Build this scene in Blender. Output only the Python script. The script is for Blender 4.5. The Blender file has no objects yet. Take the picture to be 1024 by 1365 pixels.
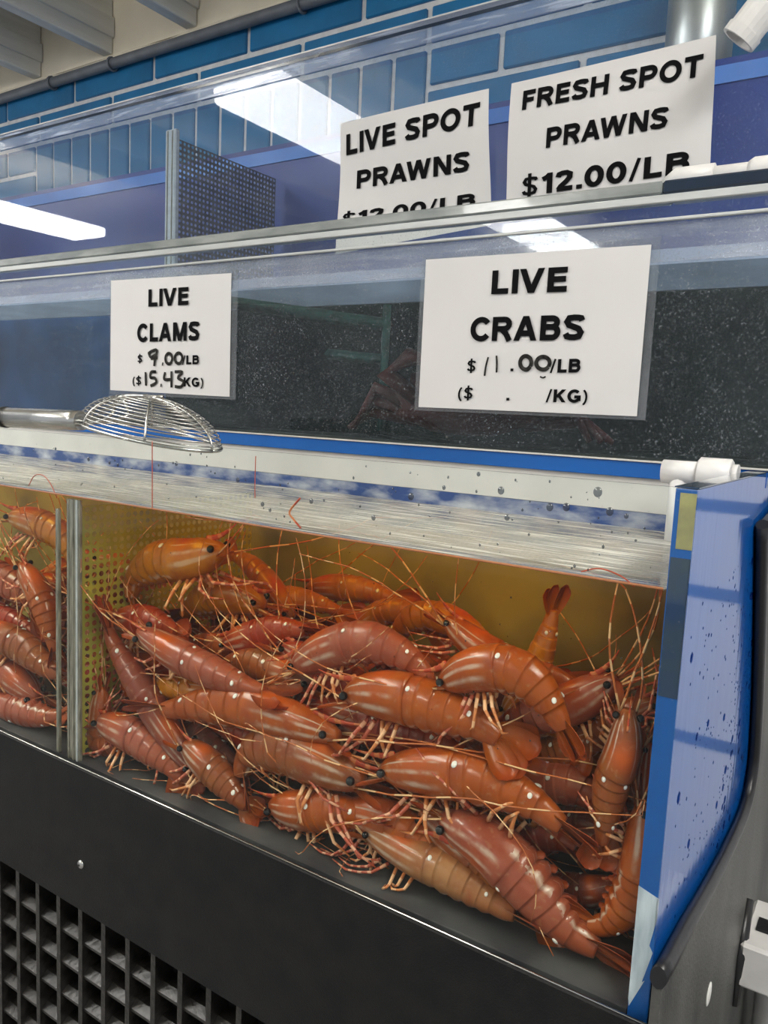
import bpy, bmesh, math, random
from mathutils import Vector, Matrix
random.seed(7)
scene = bpy.context.scene
COL = scene.collection
V = Vector
# ------------------------------------------------------------------ camera
FPX, CX, CY = 1048.0, 512.0, 682.5
R_ = V((0.83248622, 0.55205729, 0.04689819)); U_ = V((-0.1071042, 0.07730266, 0.99123811)); F_ = V((-0.54359487, 0.83021506, -0.12348106))
CAM = V((0.13566, -0.59004, 0.45667))
def ray(x, y): return F_ + R_*((x-CX)/FPX) - U_*((y-CY)/FPX)
def on(x, y, ax, v):
    d = ray(x, y); return CAM + d*((v-CAM[ax])/d[ax])
def onY(x, y, v): return on(x, y, 1, v)
cd = bpy.data.cameras.new('camera'); cam = bpy.data.objects.new('camera', cd); COL.objects.link(cam)
m = Matrix((R_, U_, -F_)).transposed().to_4x4(); m.translation = CAM; cam.matrix_world = m
cd.sensor_fit = 'HORIZONTAL'; cd.sensor_width = 36.0; cd.lens = 36.0*FPX/1024.0; cd.clip_start = 0.02; cd.clip_end = 60
scene.camera = cam
# ------------------------------------------------------------------ world and exposure
w = bpy.data.worlds.new('world'); scene.world = w; w.use_nodes = True
w.node_tree.nodes['Background'].inputs[0].default_value = (0.93, 0.96, 1.0, 1); w.node_tree.nodes['Background'].inputs[1].default_value = 0.66
scene.view_settings.view_transform = 'Standard'; scene.view_settings.look = 'None'
scene.view_settings.exposure = 0.0; scene.view_settings.gamma = 1.0; scene.view_settings.use_curve_mapping = False
scene.cycles.transparent_max_bounces = 40; scene.cycles.max_bounces = 10; scene.cycles.volume_bounces = 0
scene.cycles.caustics_reflective = False; scene.cycles.caustics_refractive = False
LAMP_RADIANCE = 25.0
YM, YU, YW = 0.35, 0.58, 1.2          # fronts of the middle and upper tanks, brick wall
XE = 0.0165                           # outer face of the prawn tank's end wall
# ------------------------------------------------------------------ materials
M = {}
def nt(name):
    mt = bpy.data.materials.new(name); mt.use_nodes = True; M[name] = mt
    n = mt.node_tree; n.nodes.clear(); o = n.nodes.new('ShaderNodeOutputMaterial')
    return mt, n, o
def N(n, t, **k):
    x = n.nodes.new(t)
    for a, b in k.items():
        if a in x.inputs: x.inputs[a].default_value = b
        else: setattr(x, a, b)
    return x
def c4(c): return (c[0], c[1], c[2], 1)
def ramp(n, src, stops):
    r = n.nodes.new('ShaderNodeValToRGB'); e = r.color_ramp.elements
    while len(e) > 1: e.remove(e[-1])
    e[0].position, e[0].color = stops[0][0], c4(stops[0][1])
    for p, c in stops[1:]:
        q = e.new(p); q.color = c4(c)
    n.links.new(src, r.inputs[0]); return r.outputs[0]
def mixc(n, f, a, b, mode='MIX'):
    x = n.nodes.new('ShaderNodeMix'); x.data_type = 'RGBA'; x.blend_type = mode
    for i, s in ((0, f), (6, a), (7, b)):
        if isinstance(s, (int, float)): x.inputs[i].default_value = s
        elif isinstance(s, tuple): x.inputs[i].default_value = c4(s)
        else: n.links.new(s, x.inputs[i])
    return x.outputs[2]
def math_(n, op, a, b=0.0, clamp=False):
    x = n.nodes.new('ShaderNodeMath'); x.operation = op; x.use_clamp = clamp
    for i, s in ((0, a), (1, b)):
        if isinstance(s, (int, float)): x.inputs[i].default_value = s
        else: n.links.new(s, x.inputs[i])
    return x.outputs[0]
def noise(n, scale, detail=4.0, stretch=None, rough=.5):
    tc = n.nodes.new('ShaderNodeTexCoord'); s = tc.outputs['Object']
    if stretch:
        mp = n.nodes.new('ShaderNodeMapping'); mp.inputs['Scale'].default_value = stretch; n.links.new(s, mp.inputs[0]); s = mp.outputs[0]
    t = N(n, 'ShaderNodeTexNoise', Scale=scale, Detail=detail, Roughness=rough); n.links.new(s, t.inputs['Vector']); return t.outputs[0]
def pbr(name, col, rough=.5, metal=0.0, var=.12, vscale=20, bump=0.0, bscale=120, coat=0.0, spec=.5, col2=None, lo=.35, hi=.65, stretch=None, alpha=None):
    mt, n, o = nt(name); b = N(n, 'ShaderNodeBsdfPrincipled', Roughness=rough, Metallic=metal)
    b.inputs['Coat Weight'].default_value = coat; b.inputs['Specular IOR Level'].default_value = spec
    c2 = col2 or tuple(max(0, x*(1-var)) for x in col)
    cc = ramp(n, noise(n, vscale, stretch=stretch), [(lo, col), (hi, c2)]); n.links.new(cc, b.inputs['Base Color'])
    if bump:
        bp = N(n, 'ShaderNodeBump', Strength=bump, Distance=.002); n.links.new(noise(n, bscale), bp.inputs['Height']); n.links.new(bp.outputs[0], b.inputs['Normal'])
    n.links.new(b.outputs[0], o.inputs[0]); return mt
def clear(name, tint=(.97, .99, .98), ior=1.45, dust=.03, speck=.5, sscale=260, thr=.66, rough=.015, milky=(.75, .79, .85), streak=None, streakamt=0.0, bump=0.0):
    """clear sheet: transparent with fresnel reflection, with dust, specks and milky streaks mixed in"""
    mt, n, o = nt(name)
    tr = N(n, 'ShaderNodeBsdfTransparent', Color=c4(tint)); gl = N(n, 'ShaderNodeBsdfGlossy', Roughness=rough)
    fr = N(n, 'ShaderNodeFresnel', IOR=ior); mx = n.nodes.new('ShaderNodeMixShader')
    if bump:
        bp = N(n, 'ShaderNodeBump', Strength=bump, Distance=.004); n.links.new(noise(n, 14, 2), bp.inputs['Height']); n.links.new(bp.outputs[0], gl.inputs['Normal'])
    ge = n.nodes.new('ShaderNodeNewGeometry'); ff = math_(n, 'MULTIPLY', fr.outputs[0], math_(n, 'SUBTRACT', 1.0, ge.outputs['Backfacing']))
    n.links.new(ff, mx.inputs[0]); n.links.new(tr.outputs[0], mx.inputs[1]); n.links.new(gl.outputs[0], mx.inputs[2])
    df = N(n, 'ShaderNodeBsdfDiffuse', Color=c4(milky)); m2 = n.nodes.new('ShaderNodeMixShader')
    sp = math_(n, 'MULTIPLY', math_(n, 'MULTIPLY', math_(n, 'SUBTRACT', noise(n, sscale, 2), thr), 8, True), speck)
    pt = math_(n, 'MULTIPLY', noise(n, 9, 3), dust*2)
    f = math_(n, 'ADD', math_(n, 'MULTIPLY', sp, noise(n, 6, 2)), pt, True)
    if streak:
        st = math_(n, 'MULTIPLY', math_(n, 'SUBTRACT', noise(n, 30, 4, streak), .5), streakamt*4, True); f = math_(n, 'ADD', f, st, True)
    n.links.new(f, m2.inputs[0]); n.links.new(mx.outputs[0], m2.inputs[1]); n.links.new(df.outputs[0], m2.inputs[2])
    n.links.new(m2.outputs[0], o.inputs[0]); return mt
def emit(name, col, s):
    mt, n, o = nt(name); e = N(n, 'ShaderNodeEmission', Color=c4(col), Strength=s); n.links.new(e.outputs[0], o.inputs[0]); return mt

emit('lamp_glow', (1.0, .985, .95), LAMP_RADIANCE)
pbr('lamp_body', (.75, .75, .73), .5)
pbr('cream', (.84, .77, .63), .75, var=.1, vscale=6, bump=.25, bscale=60)
pbr('joist_paint', (.74, .74, .70), .7, var=.14, vscale=5, stretch=(6, .6, 6), bump=.2, bscale=40)
pbr('mortar_white', (.80, .80, .80), .8, var=.15, vscale=40, bump=.5, bscale=200)
pbr('brick_blue', (.006, .18, .42), .45, var=.25, vscale=9, bump=.25, bscale=150)
pbr('conduit_grey', (.16, .175, .20), .5, var=.25, vscale=14, bump=.2)
pbr('steel', (.55, .55, .53), .25, metal=1, var=.15, vscale=12)
pbr('steel_duct', (.46, .47, .45), .32, metal=.75, var=.2, vscale=8, stretch=(1, 1, .3))
pbr('pvc', (.72, .71, .70), .4, var=.12, vscale=25, bump=.1)
pbr('navy_liner', (.012, .030, .19), .4, col2=(.014, .05, .27), vscale=3, bump=.1)
pbr('blue_liner', (.015, .10, .42), .3, col2=(.03, .16, .52), vscale=3)
pbr('tub_blue', (.003, .10, .40), .22, var=.2, vscale=4)
pbr('tub_white', (.62, .61, .58), .5, var=.12, vscale=10)
pbr('tub_scummed', (.012, .05, .20), .4, col2=(.55, .57, .60), vscale=26, lo=.42, hi=.74, stretch=(.7, 1, 1.6))
pbr('dark_liner', (.010, .017, .017), .6, col2=(.022, .032, .030), vscale=5)
pbr('mid_blue', (.055, .16, .48), .55, col2=(.10, .26, .68), vscale=3.5, stretch=(1, 1, .4))
pbr('pale_liner', (.36, .43, .60), .55, col2=(.22, .27, .38), vscale=4)
pbr('teal', (.035, .15, .125), .6, col2=(.02, .07, .06), vscale=60)
pbr('murky_red', (.11, .012, .010), .6, col2=(.06, .009, .008), vscale=20)
pbr('rim_acrylic', (.30, .32, .31), .2, col2=(.15, .17, .17), vscale=18, bump=.15, bscale=70, stretch=(.5, 1, 2), coat=.4)
pbr('rim_dark', (.012, .025, .05), .12, vscale=12, coat=.5)
pbr('rim_pale', (.50, .52, .52), .25, var=.2, vscale=22, stretch=(.4, 1, 3))
pbr('black_steel', (.004, .004, .005), .55, col2=(.009, .009, .009), vscale=30, bump=.35, bscale=700, spec=.25)
pbr('black_gasket', (.010, .010, .012), .32, bump=.1)
pbr('black_plastic', (.009, .0085, .008), .36, col2=(.028, .025, .022), vscale=70, bump=.4, bscale=160)
pbr('side_steel', (.045, .045, .044), .45, col2=(.11, .11, .10), vscale=10, bump=.5, bscale=260, stretch=(1, 1, .5))
pbr('scuff_white', (.8, .8, .76), .6)
pbr('paper', (.62, .61, .61), .65, var=.04, vscale=8)
pbr('ink', (.006, .006, .007), .9, spec=.08)
pbr('marker', (.010, .010, .010), .9, col2=(.045, .043, .04), vscale=160, spec=.08)
pbr('perf_dark', (.050, .050, .062), .5, col2=(.10, .10, .11), vscale=50)
pbr('perf_olive', (.46, .42, .05), .45, col2=(.30, .33, .08), vscale=12)
pbr('algae_wall', (.38, .43, .29), .6, col2=(.16, .19, .20), vscale=5, lo=.4, hi=.62)
pbr('tank_floor', (.10, .10, .10), .3, col2=(.045, .045, .05), vscale=16, bump=.2)
pbr('reflector_white', (.84, .84, .86), .5, var=.03)
pbr('reflector_trim', (.20, .24, .34), .4)
pbr('shop_floor', (.27, .265, .26), .5, vscale=3)
pbr('glue', (.42, .38, .16), .3, col2=(.20, .19, .10), vscale=40)
pbr('silver_peel', (.62, .68, .74), .35, col2=(.30, .36, .42), vscale=26, bump=.4, bscale=50, stretch=(3, 1, .6))
pbr('slot_clear', (.30, .27, .21), .2, col2=(.13, .12, .09), vscale=60, stretch=(4, 1, .5), coat=.4)
pbr('dark_edge', (.004, .030, .10), .15, col2=(.030, .055, .070), vscale=22, coat=.6)
pbr('scum', (.50, .17, .06), .5)
pbr('spot_white', (.86, .83, .78), .35, var=.04)
pbr('eye_black', (.006, .006, .008), .1)
clear('acrylic', ior=1.30, dust=.003, speck=.45, thr=.70, sscale=300)
clear('acrylic_mid', tint=(.93, .96, .96), ior=1.38, dust=.010, speck=.6, thr=.62, sscale=420, milky=(.62, .67, .74))
clear('acrylic_up', tint=(.90, .94, .98), dust=.022, speck=.6, thr=.63, sscale=330, milky=(.66, .72, .80))
clear('rim_milky', tint=(.85, .88, .93), dust=.20, speck=.3, milky=(.50, .57, .70), streak=(.3, 1, 5), streakamt=.5)
clear('milky_film', tint=(.88, .90, .93), dust=.22, speck=.6, thr=.60, sscale=420, milky=(.50, .54, .62), streak=(.5, 1, 4), streakamt=.25)
clear('sleeve', tint=(.93, .94, .94), dust=.06, speck=.2, rough=.06)
clear('droplet', tint=(.50, .53, .56), ior=2.0, dust=0, speck=0, rough=.0)
clear('droplet_blue', tint=(.10, .30, .62), ior=1.2, dust=0, speck=0, rough=.05)
# glossy blue end wall
mt, n, o = nt('end_blue'); b = N(n, 'ShaderNodeBsdfPrincipled', Roughness=.3); b.inputs['Base Color'].default_value = (.004, .10, .42, 1)
b.inputs['IOR'].default_value = 2.8; b.inputs['Roughness'].default_value = .09
bp = N(n, 'ShaderNodeBump', Strength=.12, Distance=.002); n.links.new(noise(n, 18, 2, (1, 3, .5)), bp.inputs['Height']); n.links.new(bp.outputs[0], b.inputs['Normal'])
n.links.new(b.outputs[0], o.inputs[0])
# water: faces of the body are clear, the top mirrors at a low angle; the body takes out blue
mt, n, o = nt('water_body'); tr = N(n, 'ShaderNodeBsdfTransparent'); n.links.new(tr.outputs[0], o.inputs['Surface'])
va = N(n, 'ShaderNodeVolumeAbsorption', Color=(1.0, .84, .24, 1), Density=2.0); n.links.new(va.outputs[0], o.inputs['Volume'])
clear('water_top', tint=(.95, .93, .88), ior=2.0, dust=.26, speck=.0, milky=(.70, .665, .60), rough=.03, streak=(.35, 6, 1), streakamt=.9, bump=.06)  # milky streaks painted on the surface for the white wall's reflection
# prawn shell: pattern from the shell's own coordinates (u along the body, v round it)
mt, n, o = nt('prawn_shell')
uv = n.nodes.new('ShaderNodeUVMap'); sx = n.nodes.new('ShaderNodeSeparateXYZ'); n.links.new(uv.outputs[0], sx.inputs[0]); u, v = sx.outputs[0], sx.outputs[1]
oi = n.nodes.new('ShaderNodeObjectInfo')
nz = noise(n, 34, 5, None, .65); base = ramp(n, nz, [(.36, (0,)*3), (.66, (1,)*3)]); base = mixc(n, base, oi.outputs['Color'], mixc(n, .6, oi.outputs['Color'], (.30, .030, .005)))
base = mixc(n, math_(n, 'MULTIPLY', math_(n, 'SUBTRACT', noise(n, 150, 2), .60, True), 4, True), base, (.52, .24, .12))
# rear body warmer
base = mixc(n, math_(n, 'MULTIPLY', math_(n, 'SUBTRACT', u, .58, True), 1.6, True), base, (.44, .085, .008))
# the orange organ showing through the head shell
org = math_(n, 'MULTIPLY', math_(n, 'SUBTRACT', 1.0, math_(n, 'MULTIPLY', math_(n, 'ABSOLUTE', math_(n, 'SUBTRACT', u, .24)), 9), True), math_(n, 'SUBTRACT', 1.0, math_(n, 'MULTIPLY', math_(n, 'ABSOLUTE', math_(n, 'SUBTRACT', v, .5)), 4), True))
base = mixc(n, math_(n, 'MULTIPLY', org, 1.3, True), base, (.62, .105, .008))
def band(c, hw):
    return math_(n, 'SUBTRACT', 1.0, math_(n, 'DIVIDE', math_(n, 'ABSOLUTE', math_(n, 'SUBTRACT', v, c)), hw), True)
st = math_(n, 'ADD', math_(n, 'ADD', band(.605, .010), band(.67, .020)), math_(n, 'ADD', band(.395, .010), math_(n, 'ADD', band(.75, .028), math_(n, 'ADD', band(.33, .020), band(.25, .028)))), True)
st = math_(n, 'MULTIPLY', st, math_(n, 'MULTIPLY', math_(n, 'SUBTRACT', .36, u, True), 12, True), True)
st = math_(n, 'MULTIPLY', math_(n, 'MULTIPLY', st, math_(n, 'MULTIPLY', u, 14, True)), math_(n, 'ADD', math_(n, 'MULTIPLY', noise(n, 48, 3), 4.2), -1.45), True)
base = mixc(n, math_(n, 'MULTIPLY', math_(n, 'MULTIPLY', st, 1.5, True), .62), base, (.80, .64, .50))
# light hem on the belly side of each segment
hem = math_(n, 'MULTIPLY', math_(n, 'ADD', band(.86, .035), band(.14, .035)), math_(n, 'MULTIPLY', math_(n, 'GREATER_THAN', u, .36), math_(n, 'GREATER_THAN', noise(n, 110, 2), .5)), True)
base = mixc(n, math_(n, 'MULTIPLY', hem, .8), base, (.82, .62, .48))
b = N(n, 'ShaderNodeBsdfPrincipled', Roughness=.28); b.inputs['Subsurface Weight'].default_value = .0
b.inputs['Coat Weight'].default_value = .25; n.links.new(base, b.inputs['Base Color'])
bp = N(n, 'ShaderNodeBump', Strength=.25, Distance=.0015); n.links.new(noise(n, 90, 3), bp.inputs['Height']); n.links.new(bp.outputs[0], b.inputs['Normal'])
tl = N(n, 'ShaderNodeBsdfTranslucent'); n.links.new(base, tl.inputs[0]); mx = n.nodes.new('ShaderNodeMixShader'); mx.inputs[0].default_value = .22
n.links.new(b.outputs[0], mx.inputs[1]); n.links.new(tl.outputs[0], mx.inputs[2]); n.links.new(mx.outputs[0], o.inputs[0])
# fins and banded limbs
mt, n, o = nt('prawn_fin'); oi = n.nodes.new('ShaderNodeObjectInfo'); uv = n.nodes.new('ShaderNodeUVMap'); sx = n.nodes.new('ShaderNodeSeparateXYZ'); n.links.new(uv.outputs[0], sx.inputs[0])
cc = mixc(n, math_(n, 'MULTIPLY', sx.outputs[0], .9, True), mixc(n, .4, oi.outputs['Color'], (.50, .11, .008)), (.46, .035, .006))
cc = mixc(n, math_(n, 'MULTIPLY', noise(n, 45, 3), .5), cc, (.52, .15, .012))
b = N(n, 'ShaderNodeBsdfPrincipled', Roughness=.3); n.links.new(cc, b.inputs['Base Color']); tl = N(n, 'ShaderNodeBsdfTranslucent'); n.links.new(cc, tl.inputs[0])
mx = n.nodes.new('ShaderNodeMixShader'); mx.inputs[0].default_value = .35; n.links.new(b.outputs[0], mx.inputs[1]); n.links.new(tl.outputs[0], mx.inputs[2]); n.links.new(mx.outputs[0], o.inputs[0])
def banded(name, a, c, freq):
    mt, n, o = nt(name); uv = n.nodes.new('ShaderNodeUVMap'); sx = n.nodes.new('ShaderNodeSeparateXYZ'); n.links.new(uv.outputs[0], sx.inputs[0])
    k = math_(n, 'GREATER_THAN', math_(n, 'FRACT', math_(n, 'ADD', math_(n, 'MULTIPLY', sx.outputs[0], freq), noise(n, 20, 2))), .62)
    b = N(n, 'ShaderNodeBsdfPrincipled', Roughness=.35); n.links.new(mixc(n, k, a, c), b.inputs['Base Color']); n.links.new(b.outputs[0], o.inputs[0])
banded('prawn_leg', (.66, .22, .07), (.86, .48, .26), 2.0)
banded('prawn_leg_red', (.46, .085, .040), (.74, .36, .22), 5.0)
banded('prawn_antenna', (.50, .13, .03), (.85, .52, .26), 7.0)
banded('prawn_rostrum', (.48, .055, .015), (.60, .17, .05), 3.0)
# ------------------------------------------------------------------ builders
def link(name, me, mat=None, parent=None, loc=None, smooth=False):
    o = bpy.data.objects.new(name, me); COL.objects.link(o)
    if mat and me is not None and not me.materials: me.materials.append(M[mat])
    if parent: o.parent = parent
    if loc is not None: o.location = loc
    if smooth:
        for p in me.polygons: p.use_smooth = True
    return o
def empty(name, loc=(0, 0, 0)):
    o = bpy.data.objects.new(name, None); COL.objects.link(o); o.location = loc; o.empty_display_size = .02; return o
def tag(o, label, cat=None, group=None, kind=None):
    o['label'] = label
    if cat: o['category'] = cat
    if group: o['group'] = group
    if kind: o['kind'] = kind
    return o
def mesh(name, vs, fs):
    me = bpy.data.meshes.new(name); me.from_pydata([tuple(v) for v in vs], [], fs); me.update(); return me
def boxme(name, x0, x1, y0, y1, z0, z1, bev=0.0, seg=1):
    bm = bmesh.new(); bmesh.ops.create_cube(bm, size=1)
    bmesh.ops.scale(bm, vec=(x1-x0, y1-y0, z1-z0), verts=bm.verts); bmesh.ops.translate(bm, vec=((x0+x1)/2, (y0+y1)/2, (z0+z1)/2), verts=bm.verts)
    if bev: bmesh.ops.bevel(bm, geom=bm.edges[:], offset=bev, segments=seg, affect='EDGES')
    me = bpy.data.meshes.new(name); bm.to_mesh(me); bm.free(); return me
def box(name, x0, x1, y0, y1, z0, z1, mat, parent=None, bev=0.0, seg=1):
    """box object whose origin sits at the middle of its base"""
    cx, cy = (x0+x1)/2, (y0+y1)/2
    me = boxme(name, x0-cx, x1-cx, y0-cy, y1-cy, 0, z1-z0, bev, seg)
    return link(name, me, mat, parent, V((cx, cy, z0)) - (parent.location if parent else V()))
def tube_data(path, rad, sides=6, cap=True, uvs=None, flat=None):
    """sweep; rad number or list; flat=(normal vector, factor) squashes the section"""
    path = [V(p) for p in path]; k = len(path); vs, fs = [], []
    rr = rad if isinstance(rad, (list, tuple)) else [rad]*k
    t0 = (path[1]-path[0]).normalized(); ref = V((0, 0, 1)) if abs(t0.z) < .9 else V((1, 0, 0))
    nrm = (ref - t0*ref.dot(t0)).normalized()
    for i in range(k):
        t = (path[min(i+1, k-1)] - path[max(i-1, 0)])
        t = t.normalized() if t.length > 1e-9 else t0
        nrm = nrm - t*nrm.dot(t); nrm = nrm.normalized() if nrm.length > 1e-6 else t.orthogonal().normalized()
        bn = t.cross(nrm)
        for j in range(sides):
            a = 2*math.pi*j/sides; off = nrm*math.cos(a)*rr[i] + bn*math.sin(a)*rr[i]
            if flat: off -= flat[0]*off.dot(flat[0])*(1-flat[1])
            vs.append(path[i]+off)
    for i in range(k-1):
        for j in range(sides):
            a, b2 = i*sides+j, i*sides+(j+1) % sides
            fs.append((a, b2, b2+sides, a+sides))
    if cap: fs += [tuple(range(sides-1, -1, -1)), tuple(range((k-1)*sides, k*sides))]
    return vs, fs
def tube_mesh(name, paths, rad, sides=6, uv=False, flat=None):
    vs, fs, us = [], [], []
    for i, p in enumerate(paths):
        a, b2 = tube_data(p, rad[i] if isinstance(rad, dict) else rad, sides, True, None, flat); k = len(vs)
        vs += a; fs += [tuple(q+k for q in f) for f in b2]
        n_ = len(p)
        us += [(q//sides)/(n_-1) for q in range(len(a))]
    me = mesh(name, vs, fs)
    if uv:
        l = me.uv_layers.new(name='UVMap')
        l.data.foreach_set('uv', [c for lp in me.loops for c in (us[lp.vertex_index], 0.5)])
    me.polygons.foreach_set('use_smooth', [len(p.vertices) == 4 for p in me.polygons])
    return me
def tube(name, path, rad, mat, parent=None, sides=8):
    base = V(path[0]); pl = parent.location if parent else V()
    me = tube_mesh(name, [[V(p)-base for p in path]], rad, sides)
    return link(name, me, mat, parent, base-pl)
def cr(pts, nn):
    """catmull-rom through pts, resampled evenly to nn points"""
    pts = [V(p) for p in pts]; P = [pts[0]*2-pts[1]] + pts + [pts[-1]*2-pts[-2]]; out = []
    for i in range(1, len(P)-2):
        for k in range(12):
            t = k/12; a, b2, c, d = P[i-1], P[i], P[i+1], P[i+2]
            out.append(.5*((2*b2)+(c-a)*t+(2*a-5*b2+4*c-d)*t*t+(3*b2-a-3*c+d)*t**3))
    out.append(pts[-1]); L = [0]
    for i in range(1, len(out)): L.append(L[-1]+(out[i]-out[i-1]).length)
    res, j = [], 0
    for q in range(nn):
        s = L[-1]*q/(nn-1)
        while j < len(L)-2 and L[j+1] < s: j += 1
        f = (s-L[j])/max(L[j+1]-L[j], 1e-9); res.append(out[j].lerp(out[j+1], min(max(f, 0), 1)))
    return res, L[-1]
def struct(o, label=None):
    o['kind'] = 'structure'
    if label: o['label'] = label
    return o
# ------------------------------------------------------------------ the room
struct(box('floor', -6, 3, -5, 1.3, -.80, -.75, 'shop_floor'), 'dark shop floor under the tank stand')
wall = struct(box('wall_back', -6, 3, YW, YW+.12, -.75, 1.586, 'mortar_white'), 'wall of blue painted blocks with white mortar joints behind the tanks')
def shared(name, sx, sy, sz, mat, bev):
    me = boxme(name, -sx/2, sx/2, 0, sy, 0, sz, bev); me.materials.append(M[mat]); return me
JN = .016
me_st = shared('brick', .409-JN, .012, .1005-JN, 'brick_blue', .003); me_so = shared('brick', .1032-JN*.8, .012, .405, 'brick_blue', .003)
def brick(me, xc, z0):
    o = link('brick', me, None, wall, V((xc, YW-.008+random.uniform(-.0015, .001), z0))-wall.location)
z_top, pitch = 1.574, .1005
xA = -2.3985
rows = [(z_top-pitch*(k+1)+JN/2, xA + (.409*.5 if k % 2 == 0 else 0)) for k in range(7)]
SOL0, SOL1 = -2.6257, -.9644
for k, (z0, x0) in enumerate(rows):
    for i in range(-6, 8):
        xc = x0+i*.409
        if not -3.9 < xc < .7: continue
        if k >= 2:
            a, b2 = xc-.2045, xc+.2045
            if a >= SOL0-.02 and b2 <= SOL1+.02: continue
            if a < SOL0 < b2: b2 = SOL0
            elif a < SOL1 < b2: a = SOL1
            if b2-a < .4:
                if b2-a > .04: brick(shared('brick', b2-a-JN, .012, .1005-JN, 'brick_blue', .003), (a+b2)/2, z0)
                continue
        brick(me_st, xc, z0)
ns = round((SOL1-SOL0)/.1038)
for i in range(ns): brick(me_so, SOL0+(i+.5)*(SOL1-SOL0)/ns, rows[1][0]-JN-.405)
led = struct(box('trim_1', -6, 3, YW-.012, YW+.12, 1.588, 1.85, 'cream'), 'cream plastered strip of wall above the blue blocks')
tp = []
for i in range(61):
    x = -4+i*.08; tp.append((x, YW-.014, 1.580+random.uniform(-.004, .006)))
tube('ragged_edge', tp, .007, 'cream', led, 5)
struct(box('ceiling', -6, 3, -5, 1.32, 1.85, 1.90, 'cream'), 'cream painted ceiling above the joists')
for i in range(-3, 4):
    x = -2.1815+i*.3955
    if not -4.4 < x < .6: continue
    j = box('ceiling_joist', x-.045, x, -5, YW-.014, 1.592, 1.85, 'joist_paint', None, .003)
    names = {-1: 'second white ceiling joist from the left, over the blue brick wall', 0: 'wide painted ceiling joist in the middle of the top left corner', 1: 'painted ceiling joist nearest the top centre, above the grey conduit', -2: 'painted ceiling joist at the far left top corner', -3: 'painted ceiling joist left of the top left corner', 2: 'painted ceiling joist above the lamp glare', 3: 'painted ceiling joist above the paper prawn signs'}
    tag(j, names.get(i, 'painted ceiling joist running out from the wall above the tanks'), 'joist', 'ceiling joists')
    if i in (-1, 0, 1): box('batten', x+.0005, x+.010, -5, YW-.016, 1.64, 1.70, 'joist_paint', j)
# conduit along the wall with clips
zc = 1.5505; yc = YW-.030
cdt = empty('conduit', (-4, yc, zc)); tag(cdt, 'grey metal conduit running along the top of the blue wall', 'conduit')
link('pipe', tube_mesh('pipe', [[(0, 0, 0), (2, 0, .002), (6, 0, 0)]], .0165, 14), 'conduit_grey', cdt)
for px in (70, 150, 402):
    p = onY(px, 155-px*.33, yc); x = p.x+4
    a = [(x, .02*math.cos(t)-.0, .02*math.sin(t)) for t in [math.pi*2*k/14 for k in range(15)]]
    link('clip', tube_mesh('clip', [a], .004, 6), 'conduit_grey', cdt)
# ceiling lamps
def lamp(x, y0, y1, label):
    L = empty('ceiling_lamp', (x, (y0+y1)/2, 1.50)); tag(L, label, 'lamp', 'fluorescent ceiling lamps'); h = (y1-y0)/2
    link('housing', boxme('housing', -.06, .06, -h+.02, h-.02, .062, .092, .01), 'lamp_body', L)
    link('diffuser', boxme('diffuser', -.16, .16, -h, h, 0, .060, .012), 'lamp_glow', L)
lamp(-1.85, -1.45, -.31, 'long fluorescent lamp whose light glances off the upper tank front')
lamp(-1.75, -3.65, -2.45, 'long fluorescent lamp farther out in the shop aisle')
lamp(-4.45, -1.6, -.4, 'long fluorescent lamp at the far left of the shop')
lamp(.80, -1.15, .05, 'added lamp out of view that brightens the tank end from the right')  # added out of view to brighten the tank's right end and the white body
# ------------------------------------------------------------------ upper tank
XL, XR = -2.6, .05
YB = .95; ZU0, ZU1 = .66, 1.098
ut = empty('upper_tank', ((XL+XR)/2, (YU+YB)/2, ZU0)); tag(ut, 'upper clear fronted tank with navy blue liner below the brick wall', 'tank')
box('floor_panel', XL, XR, YU, YB, ZU0-.02, ZU0, 'navy_liner', ut)
box('back_panel', XL, XR, YB, YB+.02, ZU0, 1.105, 'navy_liner', ut)
box('back_rim', XL, XR, YB-.004, YB+.03, 1.062, 1.092, 'mid_blue', ut)
box('end_panel', XL, XL+.02, YU, YB, ZU0, 1.09, 'blue_liner', ut)
fp = box('front_panel', XL, XR, YU, YU+.012, ZU0, ZU1, 'acrylic_up', ut)
box('top_flange', XL, XR, YU-.002, YU+.055, ZU1-.026, ZU1-.014, 'acrylic_up', ut)
box('top_band', XL, XR, YU-.0035, YU-.0005, ZU1-.036, ZU1, 'rim_milky', ut)
box('top_edge', XL, XR, YU-.003, YU+.013, ZU1+.0005, ZU1+.003, 'rim_pale', ut)
box('band_line', XL, XR, YU-.0045, YU-.0037, ZU1-.013, ZU1-.008, 'rim_dark', ut)
xp = onY(228, 250, YU+.02).x
def perf(name, w_, h_, pitch_, hole, th):
    """perforated sheet in local YZ, one octagonal hole per cell"""
    ny, nz_ = int(w_/pitch_), int(h_/pitch_); vs, fs = [], []
    for i in range(ny):
        for k in range(nz_):
            sh = .0 if k % 2 else pitch_*.5
            cy, cz = (i+.5)*pitch_, (k+.5)*pitch_; hx = pitch_/2; b0 = len(vs)
            out = [(-1, -1), (0, -1), (1, -1), (1, 0), (1, 1), (0, 1), (-1, 1), (-1, 0)]
            for (a, c) in out: vs.append((0, cy+a*hx, cz+c*hx))
            for (a, c) in out:
                l = math.hypot(a, c); vs.append((0, cy+a/l*hole, cz+c/l*hole))
            for q in range(8): fs.append((b0+q, b0+(q+1) % 8, b0+8+(q+1) % 8, b0+8+q))
    return mesh(name, vs, fs)
zt = onY(232, 172, YU+.02).z
dv = empty('divider', (xp, YU+.016, ZU0)); tag(dv, 'dark perforated divider with pale post inside the upper tank', 'divider')
link('perforated_sheet', perf('perforated_sheet', YB-YU-.03, zt-ZU0-.01, .0115, .0033, 0), 'perf_dark', dv)
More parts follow.
